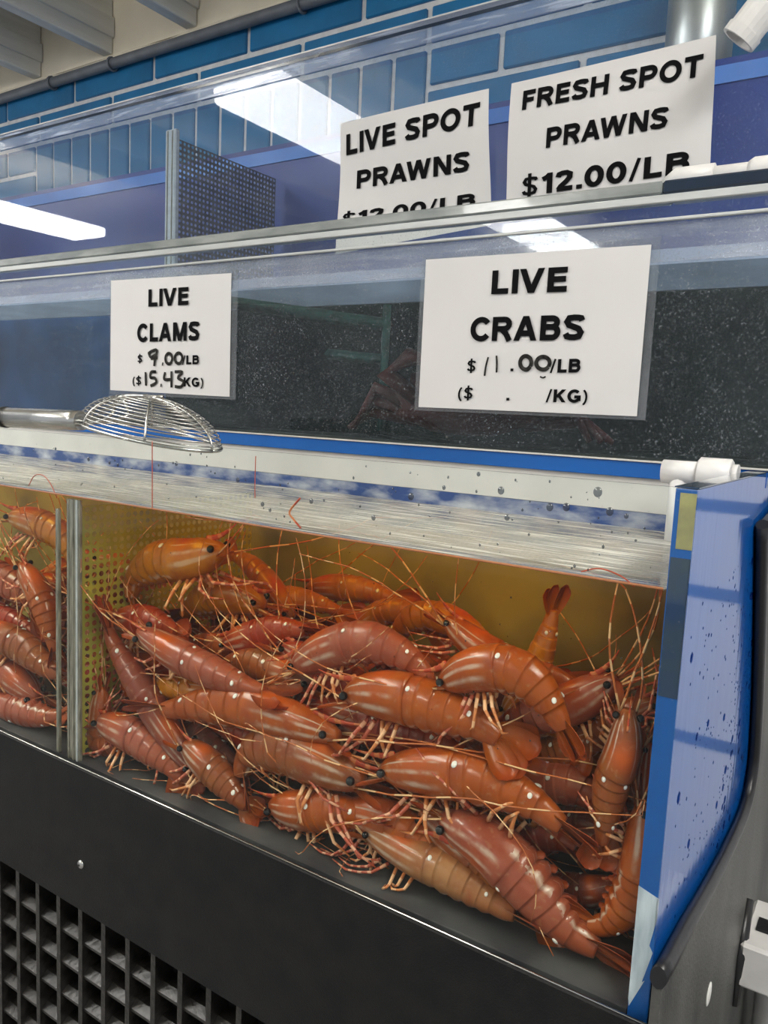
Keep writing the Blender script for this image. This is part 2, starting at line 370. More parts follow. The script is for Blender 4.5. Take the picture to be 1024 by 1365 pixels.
link('post', boxme('post', -.016, .016, 0, .014, 0, zt-ZU0, .003), 'rim_pale', dv)
for q in (-.008, .006): link('groove', boxme('groove', q, q+.003, -.0012, .001, .004, zt-ZU0-.004), 'slot_clear', dv)
# duct and loose pipes at the right
dx = onY(932, 60, 1.08)
dc = empty('duct', (dx.x, 1.075, .95)); tag(dc, 'shiny grey metal duct standing against the blue wall, top right', 'duct')
link('pipe', tube_mesh('pipe', [[(0, 0, 0), (0, 0, .3), (0, 0, .9)]], .062, 28), 'steel_duct', dc)
link('collar', tube_mesh('collar', [[(0, 0, .155), (0, 0, .17)]], .066, 28), 'navy_liner', dc)
link('collar', tube_mesh('collar', [[(0, 0, .03), (0, 0, .10)]], .064, 28), 'steel_duct', dc)
p0, p1 = onY(984, 54, .50), onY(1075, -62, .50)
ol = empty('drain_pipe', p0); tag(ol, 'slanting white plastic pipe with open end, top right corner', 'pipe')
d = (p1-p0).normalized(); k = (p1-p0).length
def ring_pipe(name, L, ro, ri, sides=20):
    prof = [(0, ri), (0, ro*1.06), (.012, ro*1.08), (.0125, ro), (L, ro), (L, ri)]
    a = d.orthogonal().normalized(); c = d.cross(a); vs, fs = [], []
    for (t, r_) in prof:
        for j in range(sides): q = 2*math.pi*j/sides; vs.append(d*t+a*r_*math.cos(q)+c*r_*math.sin(q))
    for i in range(len(prof)):
        for j in range(sides):
            i2 = (i+1) % len(prof); fs.append((i*sides+j, i*sides+(j+1) % sides, i2*sides+(j+1) % sides, i2*sides+j))
    return mesh(name, vs, fs)
link('pipe', ring_pipe('pipe', k, .0215, .0185), 'pvc', ol, smooth=False)
# ------------------------------------------------------------------ middle tank
ZM0, ZM1, ZMW = .420, .732, .643
YMB = .555
mtk = empty('middle_tank', ((XL+XR)/2, (YM+YMB)/2, ZM0)); tag(mtk, 'middle clear fronted tank of dark water carrying two laminated price signs', 'tank')
box('floor_panel', XL, XR, YM, YMB, ZM0-.012, ZM0, 'dark_liner', mtk)
xs = onY(225, 450, YMB).x
box('back_panel', xs, XR, YMB-.006, YMB, ZM0, ZMW, 'dark_liner', mtk)
box('back_panel', XL, xs, YMB-.006, YMB, ZM0, ZMW, 'mid_blue', mtk)
box('back_panel', XL, XR, YMB-.006, YMB, ZMW+.001, .70, 'pale_liner', mtk)
box('front_panel', XL, XR, YM, YM+.012, ZM0, ZM1-.014, 'acrylic_mid', mtk)
xr_cut = onY(884, 250, YM).x
rim = box('top_rim', XL, xr_cut, YM-.004, YM+.05, ZM1-.0145, ZM1, 'rim_acrylic', mtk, .002)
box('top_rim', xr_cut+.0005, XR, YM-.004, YM+.05, ZM1-.0145, ZM1, 'rim_dark', mtk, .002)
box('rim_strip', XL, XR, YM-.006, YM-.0002, ZM1-.025, ZM1-.016, 'rim_pale', mtk, .001)
box('rim_strip', XL, XR, YM-.005, YM-.0002, ZM1-.045, ZM1-.041, 'rim_pale', mtk, .001)
box('milky_band', XL, XR, YM-.0012, YM-.0002, ZMW, ZM1-.0455, 'milky_film', mtk)  # streaked milky film over the pane above the water
box('flange', XL, XR, YM+.0125, YM+.06, ZM1-.045, ZM1-.038, 'acrylic_mid', mtk)
box('end_panel', XL, XL+.02, YM+.0125, YMB-.007, ZM0, ZM1-.02, 'mid_blue', mtk)
wt = box('tank_water', XL+.03, XR-.002, YM+.013, YMB-.008, ZM0+.001, ZMW, 'acrylic_mid'); M['acrylic_mid']
mt, n, o = nt('murky_water'); a = N(n, 'ShaderNodeBsdfTransparent', Color=(.80, .84, .85, 1)); df = N(n, 'ShaderNodeBsdfDiffuse', Color=(.022, .032, .032, 1)); mx = n.nodes.new('ShaderNodeMixShader')
n.links.new(ramp(n, noise(n, 7, 4), [(.35, (.08,)*3), (.7, (.28,)*3)]), mx.inputs[0]); n.links.new(a.outputs[0], mx.inputs[1]); n.links.new(df.outputs[0], mx.inputs[2]); n.links.new(mx.outputs[0], o.inputs[0])
wt.data.materials.clear(); wt.data.materials.append(mt); tag(wt, 'murky dark water filling the middle tank', 'water', kind='stuff')
# teal frame, and a clawed form filling in a dark red blur
a, b2 = onY(300, 402, .50), onY(514, 433, .50)
tf = empty('teal_frame', (b2.x, .50, ZM0)); tag(tf, 'faint teal green frame in the dark water between the two laminated signs', 'frame')
link('rail', tube_mesh('rail', [[a-tf.location, b2-tf.location]], .011, 4), 'teal', tf)
link('upright', tube_mesh('upright', [[V((0, 0, .01)), V((.002, 0, ZMW-ZM0-.01))]], .008, 4), 'teal', tf)
link('rail', tube_mesh('rail', [[V((0, .004, .125)), V((-.12, .004, .135))]], .009, 4), 'teal', tf)
bm = bmesh.new(); bmesh.ops.create_uvsphere(bm, u_segments=28, v_segments=16, radius=1)
for vv in bm.verts:
    a_ = math.atan2(vv.co.z, vv.co.x); k = 1+.10*math.sin(a_*9)*(abs(vv.co.y) < .6); vv.co = V((vv.co.x*.125*k, vv.co.y*.03, vv.co.z*.055*k if vv.co.z > 0 else vv.co.z*.045))
me = bpy.data.meshes.new('shell'); bm.to_mesh(me); bm.free()
rp = onY(610, 520, .40); red_form = empty('red_form', (rp.x, .428, ZM0+.001)); tag(red_form, 'dark red blurred form low in the tank below the crabs sign', 'red_form')
link('shell', me, 'murky_red', red_form, (0, 0, .055), True)
for sgn in (-1, 1):
    for q in range(3):
        pth = [V((sgn*.09, -.005+q*.008, .05-q*.01)), V((sgn*(.15+.01*q), -.01+q*.01, .075-q*.018)), V((sgn*(.19+.012*q), -.01+q*.01, .012))]
        link('leg', tube_mesh('leg', [pth], [.012, .010, .004], 7), 'murky_red', red_form)
    link('claw', tube_mesh('claw', [[V((sgn*.07, -.02, .06)), V((sgn*.12, -.03, .095)), V((sgn*.08, -.03, .12)), V((sgn*.04, -.03, .115))]], [.012, .016, .014, .004], 8), 'murky_red', red_form)
# white pipe on the middle tank's top
p0 = onY(900, 231, .40); p1 = onY(1060, 212, .40); zz = ZM1+.012
wp = empty('supply_pipe', (p0.x, .395, zz)); tag(wp, 'white plastic pipe lying on top of the middle tank at the right', 'pipe')
L = .30
link('pipe', tube_mesh('pipe', [[(-.004, 0, -.004), (.0, 0, 0), (L, 0, 0)]], [.005, .011, .011], 16), 'pvc', wp)
link('coupling', tube_mesh('coupling', [[(-.012, 0, -.004), (.004, 0, .001), (.046, 0, .001)]], [.006, .0135, .0135], 16), 'pvc', wp)
link('elbow', tube_mesh('elbow', [[(.082, 0, 0), (.088, 0, 0), (.14, 0, 0)]], [.012, .0155, .0155], 16), 'pvc', wp)
# ------------------------------------------------------------------ price signs
SW = .235                                  # stroke weight of the bold capitals, cap height 1
def arc(cx, cy, rx, ry, a0, a1, k=14): return [(cx+rx*math.cos(math.radians(a0+(a1-a0)*i/k)), cy+ry*math.sin(math.radians(a0+(a1-a0)*i/k))) for i in range(k+1)]
h_ = SW/2; e_ = 1-h_
def bowl(x, y0, y1, r_): return [(h_, y1), (x-r_, y1)] + arc(x-r_, (y0+y1)/2, r_, (y1-y0)/2, 90, -90, 10)[1:-1] + [(x-r_, y0), (h_, y0)]
S_CURVE = [(.70, .76), (.655, .86), (.55, e_), (.38, e_+.01), (.20, .87), (.125, .73), (.20, .60), (.38, .53), (.58, .45), (.675, .30), (.62, .16), (.45, h_), (.28, h_+.005), (.15, .15), (.09, .27)]
GLYPH = {'L': (.66, [[(h_, 0), (h_, 1)], [(0, h_), (.66, h_)]]), 'I': (.205, [[(h_, 0), (h_, 1)]]), 'V': (.92, [('q', .115, 1, .46, 0), ('q', .805, 1, .46, 0)]),
 'E': (.70, [[(h_, 0), (h_, 1)], [(0, e_), (.70, e_)], [(0, .52), (.66, .52)], [(0, h_), (.71, h_)]]), 'F': (.66, [[(h_, 0), (h_, 1)], [(0, e_), (.67, e_)], [(0, .50), (.60, .50)]]),
 'C': (.88, [arc(.46, .5, .36, .40, 38, 322, 24)]), 'R': (.86, [[(h_, 0), (h_, 1)], bowl(.72, .50, e_, .22), [(.42, .46), (.60, .30), (.76, 0)]]),
 'A': (.96, [('q', .12, 0, .48, 1), ('q', .84, 0, .48, 1), [(.24, .30), (.72, .30)]]), 'B': (.80, [[(h_, 0), (h_, 1)], bowl(.66, .54, e_, .20), bowl(.70, h_, .54, .21)]),
 'S': (.80, [S_CURVE]), '$': (.72, [[(x*.9, y*.98) for x, y in S_CURVE], [(.34, -.12), (.34, 1.12)]]), '.': (.205, [[(h_, 0), (h_, .205)]]), '/': (.40, [[(.06, -.02), (.34, 1.02)]]),
 '(': (.34, [arc(.52, .40, .42, .66, 122, 238, 12)]), ')': (.34, [arc(-.18, .40, .42, .66, 58, -58, 12)]), 'K': (.86, [[(h_, 0), (h_, 1)], ('q', .72, 1, .18, .36), ('q', .36, .56, .74, 0)]),
 'G': (.92, [arc(.46, .5, .36, .40, 42, 325, 24) + [(.79, .26), (.79, .44), (.46, .44)]]), 'M': (1.04, [[(h_, 0), (h_, 1)], [(1.04-h_, 0), (1.04-h_, 1)], ('q', .15, 1, .52, 0), ('q', .89, 1, .52, 0)]),
 'P': (.80, [[(h_, 0), (h_, 1)], bowl(.70, .44, e_, .24)]), 'O': (.96, [arc(.48, .5, .38, .40, 0, 360, 28)]), 'T': (.80, [[(.40, 0), (.40, 1)], [(0, e_), (.80, e_)]]),
 'W': (1.32, [('q', .12, 1, .37, 0), ('q', .66, 1, .37, 0), ('q', .66, 1, .95, 0), ('q', 1.20, 1, .95, 0)]), 'N': (.88, [[(h_, 0), (h_, 1)], [(.78, 0), (.78, 1)], ('q', .13, 1, .75, 0)]), 'H': (.86, [[(h_, 0), (h_, 1)], [(.76, 0), (.76, 1)], [(0, .53), (.86, .53)]]),
 '1': (.46, [[(.34, 0), (.34, 1)], [(.34, .93), (.22, .80), (.04, .72)]]), '2': (.72, [[(.10, .70), (.14, .84), (.26, e_), (.44, e_), (.58, .80), (.57, .64), (.44, .46), (.22, .26), (.13, .10)], [(.06, h_), (.70, h_)]]), '0': (.72, [arc(.36, .5, .265, .40, 0, 360, 24)])}
def ribbon(pts, wd, closed):
    vs, fs = [], []; k = len(pts); P = [V((a, b_, 0)) for a, b_ in pts]
    for i in range(k):
        if closed: a, c = P[(i-1) % (k-1)], P[(i+1) % (k-1)]; t1, t2 = (P[i]-a).normalized(), (c-P[i]).normalized()
        else:
            t1 = (P[i]-P[i-1]).normalized() if i else (P[1]-P[0]).normalized(); t2 = (P[i+1]-P[i]).normalized() if i < k-1 else t1
        t = (t1+t2); t = t.normalized() if t.length > .2 else t1; nn = V((-t.y, t.x, 0)); mt_ = 1/max(nn.dot(V((-t1.y, t1.x, 0))), .42)
        vs += [P[i]+nn*wd/2*mt_, P[i]-nn*wd/2*mt_]
    for i in range(k-1): fs.append((2*i, 2*i+1, 2*i+3, 2*i+2))
    return vs, fs
def text_mesh(s):
    vs, fs, x, last = [], [], 0.0, ''
    for ch in s:
        if last+ch in ('AW', 'RA', 'LA', 'IV', 'CR'): x -= .17 if last+ch == 'AW' else .06
        last = ch
        if ch == ' ': x += .42; continue
        adv, polys = GLYPH[ch]; nst = 0; thin = .14 if ch in '/()' else (.15 if ch == '$' else SW)
        for pl in polys:
            nst += 1; zo = nst*.00009
            if pl[0] == 'q':
                _, x0, y0, x1, y1 = pl; hw = SW*.5*math.sqrt(1+((x1-x0)/(y1-y0))**2)*.98; k = len(vs)
                vs += [V((x+x0-hw, y0, zo)), V((x+x0+hw, y0, zo)), V((x+x1+hw, y1, zo)), V((x+x1-hw, y1, zo))]; fs.append((k, k+1, k+2, k+3)); continue
            cl = len(pl) > 3 and math.dist(pl[0], pl[-1]) < 1e-6; a, b_ = ribbon(pl, thin, cl); k = len(vs)
            vs += [q+V((x, 0, zo)) for q in a]; fs += [tuple(j+k for j in f) for f in b_]
        x += adv+.13
    return mesh('lettering', vs, fs)
def line(root, s, y, lb, rb, top, warp=None, mat='ink', lift=.0012):
    a, b2 = onY(lb[0], lb[1], y), onY(rb[0], rb[1], y); t = onY(top[0], top[1], y)
    me = text_mesh(s); xs_ = [v.co.x for v in me.vertices]; ys_ = [v.co.y for v in me.vertices]; x0, x1 = min(xs_), max(xs_)
    y0 = -.0 if '$' not in s and '(' not in s else 0; y1 = 1.0
    ex = b2-a; h = (t-a).z
    for v_ in me.vertices:
        p = a + ex*((v_.co.x-x0)/(x1-x0)) + V((0, 0, 1))*h*((v_.co.y)/y1)
        p.y = y-lift-v_.co.z+(warp(p) if warp else 0); v_.co = p-root.location
    me.materials.clear(); return link('lettering', me, mat, root)
def strokes(root, y, polys, wpx, mat='marker'):
    for pl in polys:
        pts = [onY(px, py, y-.0016) for px, py in pl]
        q = cr(pts, max(8, len(pts)*5))[0] if len(pts) > 2 else pts
        w_ = wpx/FPX*abs((pts[0]-CAM).dot(F_))
        me = tube_mesh('handwriting', [[p-root.location for p in q]], w_/2, 6, flat=(V((0, 1, 0)), .06)); link('handwriting', me, mat, root)
def oval(cx, cy, rx, ry): return [(cx+rx*math.cos(2*math.pi*k/10+.6), cy+ry*math.sin(2*math.pi*k/10+.6)) for k in range(11)]
def paper_sign(name, label, y, quad, group, sleeve=None, warp=None):
    pts = [onY(px, py, y) for px, py in quad]  # TL TR BR BL
    base = (pts[2]+pts[3])/2; root = empty(name, base); tag(root, label, 'sign', group)
    nx, nz_ = 24, 18; vs, fs = [], []
    for side in (0, 1):
        for i in range(nx+1):
            for k in range(nz_+1):
                p = pts[0].lerp(pts[1], i/nx).lerp(pts[3].lerp(pts[2], i/nx), k/nz_)
                p.y = y+(warp(p) if warp else 0)+side*.0004; vs.append(p-base)
    m_ = (nx+1)*(nz_+1)
    for i in range(nx):
        for k in range(nz_):
            a = i*(nz_+1)+k; fs.append((a, a+1, a+nz_+2, a+nz_+1)); fs.append((a+m_, a+nz_+1+m_, a+nz_+2+m_, a+1+m_))
    link('paper', mesh('paper', vs, fs), 'paper', root)
    if sleeve:
        l, r_, t_, b3 = sleeve; xs_ = [p.x for p in pts]; zs_ = [p.z for p in pts]
        box('sleeve', min(xs_)-l, max(xs_)+r_, y+.0008, y+.0022, min(zs_)-b3, max(zs_)+t_, 'sleeve', root)
    return root
yS = YM-.0035
s1 = paper_sign('price_sign', 'laminated white sign reading LIVE CRABS on the middle tank', yS, [(568, 346), (868.5, 326), (849, 555), (558, 542.5)], 'price signs', (.007, .010, .006, .004))
def o2(px, py): return (512+px/2, 300+py/2)
line(s1, 'LIVE', yS, o2(287, 185), o2(488, 178), o2(287, 122)); line(s1, 'CRABS', yS, o2(230, 310), o2(533, 307), o2(230, 247))
line(s1, '$', yS, o2(222, 391), o2(245, 391), o2(222, 360)); line(s1, '.', yS, o2(338, 390), o2(346, 390), o2(338, 354)); line(s1, '/LB', yS, o2(443, 394), o2(524, 393), o2(443, 358))
line(s1, '($', yS, o2(198, 464), o2(237, 464), o2(198, 432)); line(s1, '.', yS, o2(327, 468), o2(335, 468), o2(327, 432)); line(s1, '/KG)', yS, o2(432, 472), o2(542, 474), o2(432, 438))
strokes(s1, yS, [[o2(278, 352), o2(272, 375), o2(268, 402)], [o2(300, 348), o2(301, 370), o2(300, 393)]], 2.6)
strokes(s1, yS, [[o2(*p) for p in oval(378, 367, 15, 18)], [o2(*p) for p in oval(424, 368, 18, 17)]], 5.5)
strokes(s1, yS, [[o2(416, 404), o2(424, 407), o2(431, 404)]], 2.0)
s2 = paper_sign('price_sign', 'laminated white sign reading LIVE CLAMS above the wire skimmer', yS, [(148, 374), (308.5, 364), (306, 529), (147, 520)], 'price signs', (.004, .012, .006, .004))
def o1(px, py): return (px/2, 320+py/2)
line(s2, 'LIVE', yS, o1(397, 178), o1(504, 173), o1(397, 132)); line(s2, 'CLAMS', yS, o1(367, 272), o1(533, 268), o1(367, 224))
line(s2, '$', yS, o1(368, 327), o1(381, 327), o1(368, 306)); line(s2, '/LB', yS, o1(487, 332), o1(532, 331), o1(487, 308))
line(s2, '($', yS, o1(355, 386), o1(378, 386), o1(355, 364)); line(s2, 'KG)', yS, o1(491, 390), o1(543, 392), o1(491, 366))
strokes(s2, yS, [[o1(395, 303), o1(405, 296), o1(418, 294), o1(414, 314), o1(411, 336)], [o1(402, 316), o1(420, 313)], [o1(396, 300), o1(402, 312), o1(414, 306)], [o1(*p) for p in oval(450, 316, 9, 14)], [o1(*p) for p in oval(476, 315, 10, 14)], [o1(432, 330), o1(435, 331)]], 4.2)
strokes(s2, yS, [[o1(388, 352), o1(389, 388)], [o1(416, 351), o1(403, 352), o1(401, 366), o1(413, 368), o1(416, 380), o1(401, 389)], [o1(428, 387), o1(431, 388)], [o1(440, 352), o1(438, 371), o1(459, 371)], [o1(457, 350), o1(457, 393)], [o1(466, 351), o1(486, 352), o1(474, 367), o1(489, 377), o1(482, 391), o1(466, 390)]], 4.0)
yS = YU-.006
def warp1(p): return -.006*(.5+.5*math.sin(p.z*26+p.x*7))
s3 = paper_sign('price_sign', 'curled paper sign reading LIVE SPOT PRAWNS on the upper tank', yS, [(456, 166), (653, 119), (655, 300), (450, 340)], 'price signs', None, warp1)
line(s3, 'LIVE SPOT', yS, (463, 208), (641, 168), (463, 181), warp1); line(s3, 'PRAWNS', yS, (476, 252), (627, 229), (476, 228), warp1); line(s3, '$12.00/LB', yS, (458, 302), (634, 276), (459, 285), warp1)
s4 = paper_sign('price_sign', 'paper sign reading FRESH SPOT PRAWNS on the upper tank', yS, [(683, 112), (955, 47), (947, 250), (674, 292)], 'price signs', None, warp1)
line(s4, 'FRESH SPOT', yS, (698, 149), (936, 102), (698, 123), warp1); line(s4, 'PRAWNS', yS, (730, 199.5), (891, 172), (730, 173), warp1); line(s4, '$12.00/LB', yS, (696, 263), (920, 232), (697, 237), warp1)
# ------------------------------------------------------------------ prawn tank
ZT, ZW, YB1 = .4145, .338, .335
XT0 = -1.6
pt_ = empty('prawn_tank', ((XT0)/2, YB1/2, 0)); tag(pt_, 'clear fronted tank crowded with live spot prawns on the black stand', 'tank')
fpn = box('front_panel', XT0, XE, -.006, 0, 0, ZT, 'acrylic', pt_, .0006)
box('floor_panel', XT0, -.0005, .0005, YB1, -.004, .0, 'tank_floor', pt_)
box('back_panel', XT0, -.0005, YB1, YB1+.008, 0, .300, 'algae_wall', pt_)
box('back_panel', XT0, -.0005, YB1, YB1+.008, .3005, .357, 'tub_scummed', pt_)
box('back_panel', XT0, -.0005, YB1, YB1+.008, .3575, .397, 'tub_white', pt_)
box('back_rim', XT0, XE, YB1-.004, YB1+.010, .3975, .4155, 'tub_blue', pt_)
box('rim_line', XT0, XE, YB1-.006, YB1+.010, .416, .4175, 'tub_white', pt_)
# end wall: blue tub edge seen through the acrylic, glossy outside
ew = box('end_panel', .0005, XE-.0005, .0005, .80, -.03, ZT-.001, 'end_blue', pt_)
box('glue_patch', .003, XE-.002, .0001, .0004, ZT-.045, ZT-.004, 'glue', ew).location = V((.00975, .00025, ZT-.045))-V(ew.location)-V(pt_.location)
def local(o, parent2):  # helper for sub-parts: world -> local below two parents
    return V(o)-V(parent2.location)-V(parent2.parent.location)
for ch in ew.children: ch.location = local((.00975, .00025, ZT-.045), ew)
# dark joint along the upper edge and torn silver film below
link('tub_edge', boxme('tub_edge', -.0078, .0078, -.00003, .00003, 0, ZT-.002), 'tub_blue', ew, local((.0083, .00046, 0), ew))
dj = link('dark_joint', boxme('dark_joint', -.0070, .0070, -.0002, .0002, 0, .105), 'dark_edge', ew, local((.0083, .0002, .258), ew))
tri = [(-.008, .105), (.008, .100), (.008, .085), (.004, .06), (.007, .055), (.001, .028), (.003, .03), (-.007, .004), (-.008, .01)]
vs = [V((x, -.0002, z)) for x, z in tri]+[V((x, .0002, z)) for x, z in tri]; k = len(tri)
fs = [tuple(range(k)), tuple(range(2*k-1, k-1, -1))]+[(i, i+k, (i+1) % k+k, (i+1) % k) for i in range(k)]
link('torn_film', mesh('torn_film', vs, fs), 'silver_peel', ew, local((.0083, .0002, 0), ew))
box('top_edge', -.0005, XE, .0005, .80, ZT-.0005, ZT+.0005, 'dark_edge', pt_)
# water and scum line
wb = box('prawn_water', XT0+.001, -.001, .0006, YB1-.001, .0006, ZW, 'water_body'); wb.data.materials.append(M['water_top'])
for p in wb.data.polygons:
    if p.normal.z > .9: p.material_index = 1
tag(wb, 'yellowish water in the prawn tank', 'water', kind='stuff')
sl = tube('scum_line', [(XT0+.01, .0012, ZW), (-.6, .0012, ZW+.0008), (-.3, .0012, ZW), (-.002, .0012, ZW+.0004)], .0011, 'scum', None, 5); tag(sl, 'thin orange scum line where the water meets the front pane', 'scum', kind='stuff')
# divider inside the prawn tank
xd = onY(100, 850, .004).x
XDIV = xd
dv = empty('divider', (xd, .0, .0)); tag(dv, 'olive perforated divider near the left end of the prawn tank', 'divider')
link('perforated_sheet', perf('perforated_sheet', .325, .335, .0105, .0036, 0), 'perf_olive', dv, (0, .006, .0))
link('slot_post', boxme('slot_post', -.013, .013, .001, .006, 0, .335, .001), 'slot_clear', dv)
for q in (-.010, -.001, .007): link('rib', boxme('rib', q, q+.003, .0, .001, 0, .335), 'rim_pale' if q > 0 else 'slot_clear', dv)
link('slot_post', boxme('slot_post', -.036, -.030, .001, .006, 0, .32, .001), 'slot_clear', dv)
# droplets
def droplets(name, items, mat, label, squash=.45):
    bm = bmesh.new()
    for p, nrm, r_, st_ in items:
        mtx = Matrix.Translation(p) @ nrm.to_track_quat('Z', 'Y').to_matrix().to_4x4() @ Matrix.Diagonal((r_, r_*st_, r_*squash, 1))
        bmesh.ops.create_icosphere(bm, subdivisions=2, radius=1, matrix=mtx)
    me = bpy.data.meshes.new(name); bm.to_mesh(me); bm.free()
    me.polygons.foreach_set('use_smooth', [True]*len(me.polygons))
    o = link(name, me, mat); tag(o, label, 'droplets', kind='stuff')
rd = random.Random(3); it = []
for (px, py, r_) in [(668, 654, 5), (797, 656, 6), (733, 676, 5), (755, 676, 5), (813, 682, 5), (835, 688, 3), (548, 662, 5), (592, 650, 3), (638, 632, 3), (676, 690, 4), (415, 668, 4), (432, 667, 2), (498, 690, 4), (480, 675, 2), (360, 680, 3), (317, 640, 4), (235, 618, 4), (118, 612, 4), (74, 598, 3), (146, 617, 3), (157, 620, 3), (350, 672, 4)]:
    it.append((onY(px, py, -.0062), V((0, -1, 0)), r_*.00066*.9, 1.15))
for i in range(90):
    px = rd.uniform(0, 890); top = 580+px*.083; bot = 640+px*.155
    it.append((onY(px, rd.uniform(top, bot), -.0062), V((0, -1, 0)), rd.uniform(.0004, .0012), rd.uniform(1, 1.6)))
for i in range(60):
    px = rd.uniform(0, 880); it.append((onY(px, 655+px*.155+rd.uniform(0, 250), -.0062), V((0, -1, 0)), rd.uniform(.0003, .0008), 1.2))
droplets('front_droplets', it, 'droplet', 'water drops scattered over the clear front pane of the prawn tank')
it = []
for i in range(900):
    yy = .02+.6*rd.random()**.8; z = rd.uniform(.02, .33); big = rd.random() < .06
    if rd.random() < .5: yy = rd.uniform(.25, .64)
    r_ = rd.uniform(.0022, .0032) if big else rd.uniform(.0004, .0011)
    it.append((V((XE-.0004, yy, z)), V((1, 0, 0)), r_, rd.uniform(1.0, 1.3)))
# on the end wall drops are longer across the view because the wall is seen at a slant
bm = bmesh.new()
for p, nrm, r_, st_ in it:
    mtx = Matrix.Translation(p) @ Matrix.Diagonal((r_*.25, r_*1.6, r_*1.5*st_, 1)); bmesh.ops.create_icosphere(bm, subdivisions=1, radius=1, matrix=mtx)
me = bpy.data.meshes.new('end_droplets'); bm.to_mesh(me); bm.free(); me.polygons.foreach_set('use_smooth', [True]*len(me.polygons))
tag(link('end_droplets', me, 'droplet_blue'), 'water drops beading on the glossy blue end wall of the prawn tank', 'droplets', kind='stuff')
# stray feelers clinging to the pane above the water
for pxs, lab, col_ in (([(203, 588), (203, 630), (203, 679)], 'straight red feeler hanging down the dry part of the pane under the skimmer', .0006), ([(341, 608), (340, 640), (340, 664)], 'short red feeler on the dry pane right of the skimmer', .0005), ([(38, 648), (46, 634), (58, 634), (68, 646), (76, 664)], 'arched red feeler at the water line in the left corner', .0006), ([(400, 664), (386, 682), (391, 692), (401, 704)], 'bent orange leg stuck to the pane above the water', .0011), ([(775, 762), (800, 758), (828, 768), (846, 782)], 'curled red feeler at the water line near the right corner', .0006)):
    q = cr([onY(a_, b_, .0014) for a_, b_ in pxs], 16)[0]
    o = tube('stray_feeler', q, col_, 'prawn_rostrum', None, 5); tag(o, lab, 'feeler', 'stray feelers on the pane')
# pvc fitting on the far corner
pc = onY(948, 632, .27); vf = empty('pipe_fitting', (pc.x, .27, ZT-.10)); tag(vf, 'white plastic pipe elbow poking over the prawn tank corner', 'pipe fitting')
zc2 = .10-.004
link('riser', tube_mesh('riser', [[(-.030, 0, -.0), (-.030, 0, zc2)]], .0105, 16), 'pvc', vf)
link('pipe', tube_mesh('pipe', [[(-.048, 0, zc2), (-.004, 0, zc2)]], .0125, 20), 'pvc', vf)
link('collar', tube_mesh('collar', [[(-.012, 0, zc2), (-.011, 0, zc2), (.019, 0, zc2), (.020, 0, zc2)]], [.016, .0175, .0175, .016], 12), 'pvc', vf)
link('nut', tube_mesh('nut', [[(.0195, 0, zc2), (.026, 0, zc2)]], .0125, 20), 'pvc', vf)
# ------------------------------------------------------------------ skimmer
sk = empty('skimmer', (-.60, .03, ZT)); tag(sk, 'round wire skimmer with steel handle lying across the prawn tank rim', 'skimmer')
h0, h1 = V((-.93, .022, .4275)), V((-.719, .022, .431))
link('handle', tube_mesh('handle', [[h0-sk.location, h0.lerp(h1, .9)-sk.location, h1-sk.location]], [.0135, .0128, .0122], 20), 'steel', sk)
link('ferrule', tube_mesh('ferrule', [[h0.lerp(h1, .18)-sk.location, h0.lerp(h1, .23)-sk.location]], .0142, 20), 'black_plastic', sk)
sa, sb = onY(124, 556, .07), onY(288, 586, .07); bc = V(((sa.x+sb.x)/2, .066, .418)); rx, ry, hh = (sb.x-sa.x)/2*.99, .060, .046
tilt = Matrix.Rotation(math.radians(7), 3, 'Y')
def dome(a, e): return bc + tilt @ V((rx*math.cos(a)*math.cos(e), ry*math.sin(a)*math.cos(e), hh*math.sin(e))) - sk.location
link('rim', tube_mesh('rim', [[dome(2*math.pi*k/40, 0) for k in range(41)]], .0022, 6), 'steel', sk)
for q in range(1, 15):
    e = q*math.pi/2/15
    link('wire', tube_mesh('wire', [[dome(2*math.pi*k/32, e) for k in range(33)]], .0010, 5), 'steel', sk)
for a0 in (0.0, math.pi/3, 2*math.pi/3):
    link('rib', tube_mesh('rib', [[dome(a0, math.pi*k/20) for k in range(21)]], .0016, 6), 'steel', sk)
for dy in (-.006, .006):
    pth = cr([h1+V((-.01, dy*.5, 0)), h1+V((.03, dy*.6, -.001)), h1+V((.06, .01+dy*2, .010)), V((bc.x-.03, .05+dy, bc.z+.043)), V((bc.x+.02, .06+dy*2, bc.z+.047))], 18)[0]
    link('neck', tube_mesh('neck', [[p-sk.location for p in pth]], .0022, 6), 'steel', sk)
# ------------------------------------------------------------------ stand: black apron, grating, side plate
st_ = empty('tank_stand', (-.7, .2, -.75)); tag(st_, 'black steel stand with front apron carrying the prawn tank', 'stand')
def sbox(name, *a, **k): return box(name, *a, parent=st_, **k)
sbox('apron', XT0, XE+.006, -.014, -.0075, -.186, .003, 'black_steel', bev=.0012)
sbox('ledge', XT0, XE+.002, -.0072, .56, -.016, -.0045, 'black_gasket')
lip_highlight = tube_mesh('lip_highlight', [[(XT0, -.010, .0022), (-.6, -.010, .0022), (XE+.004, -.010, .0022)]], .0015, 8)
link('lip_highlight', lip_highlight, 'steel', st_, -V(st_.location))  # bright steel line drawn as the highlight along the black edge
sbox('back_plate', XT0, XE, .54, .555, -.75, -.02, 'black_steel')
for x in (XT0+.02, -.05): sbox('leg', x-.02, x+.02, .05, .09, -.75, -.02, 'black_steel')
sbox('bottom_shelf', XT0, XE, .012, .53, -.72, -.70, 'black_steel')
rv = onY(108, 1152, -.0145)
bm = bmesh.new(); bmesh.ops.create_uvsphere(bm, u_segments=16, v_segments=8, radius=.0058); bmesh.ops.scale(bm, vec=(1, .6, 1), verts=bm.verts); me = bpy.data.meshes.new('rivet'); bm.to_mesh(me); bm.free()
r1 = link('rivet', me, 'steel', st_, rv-st_.location, True)
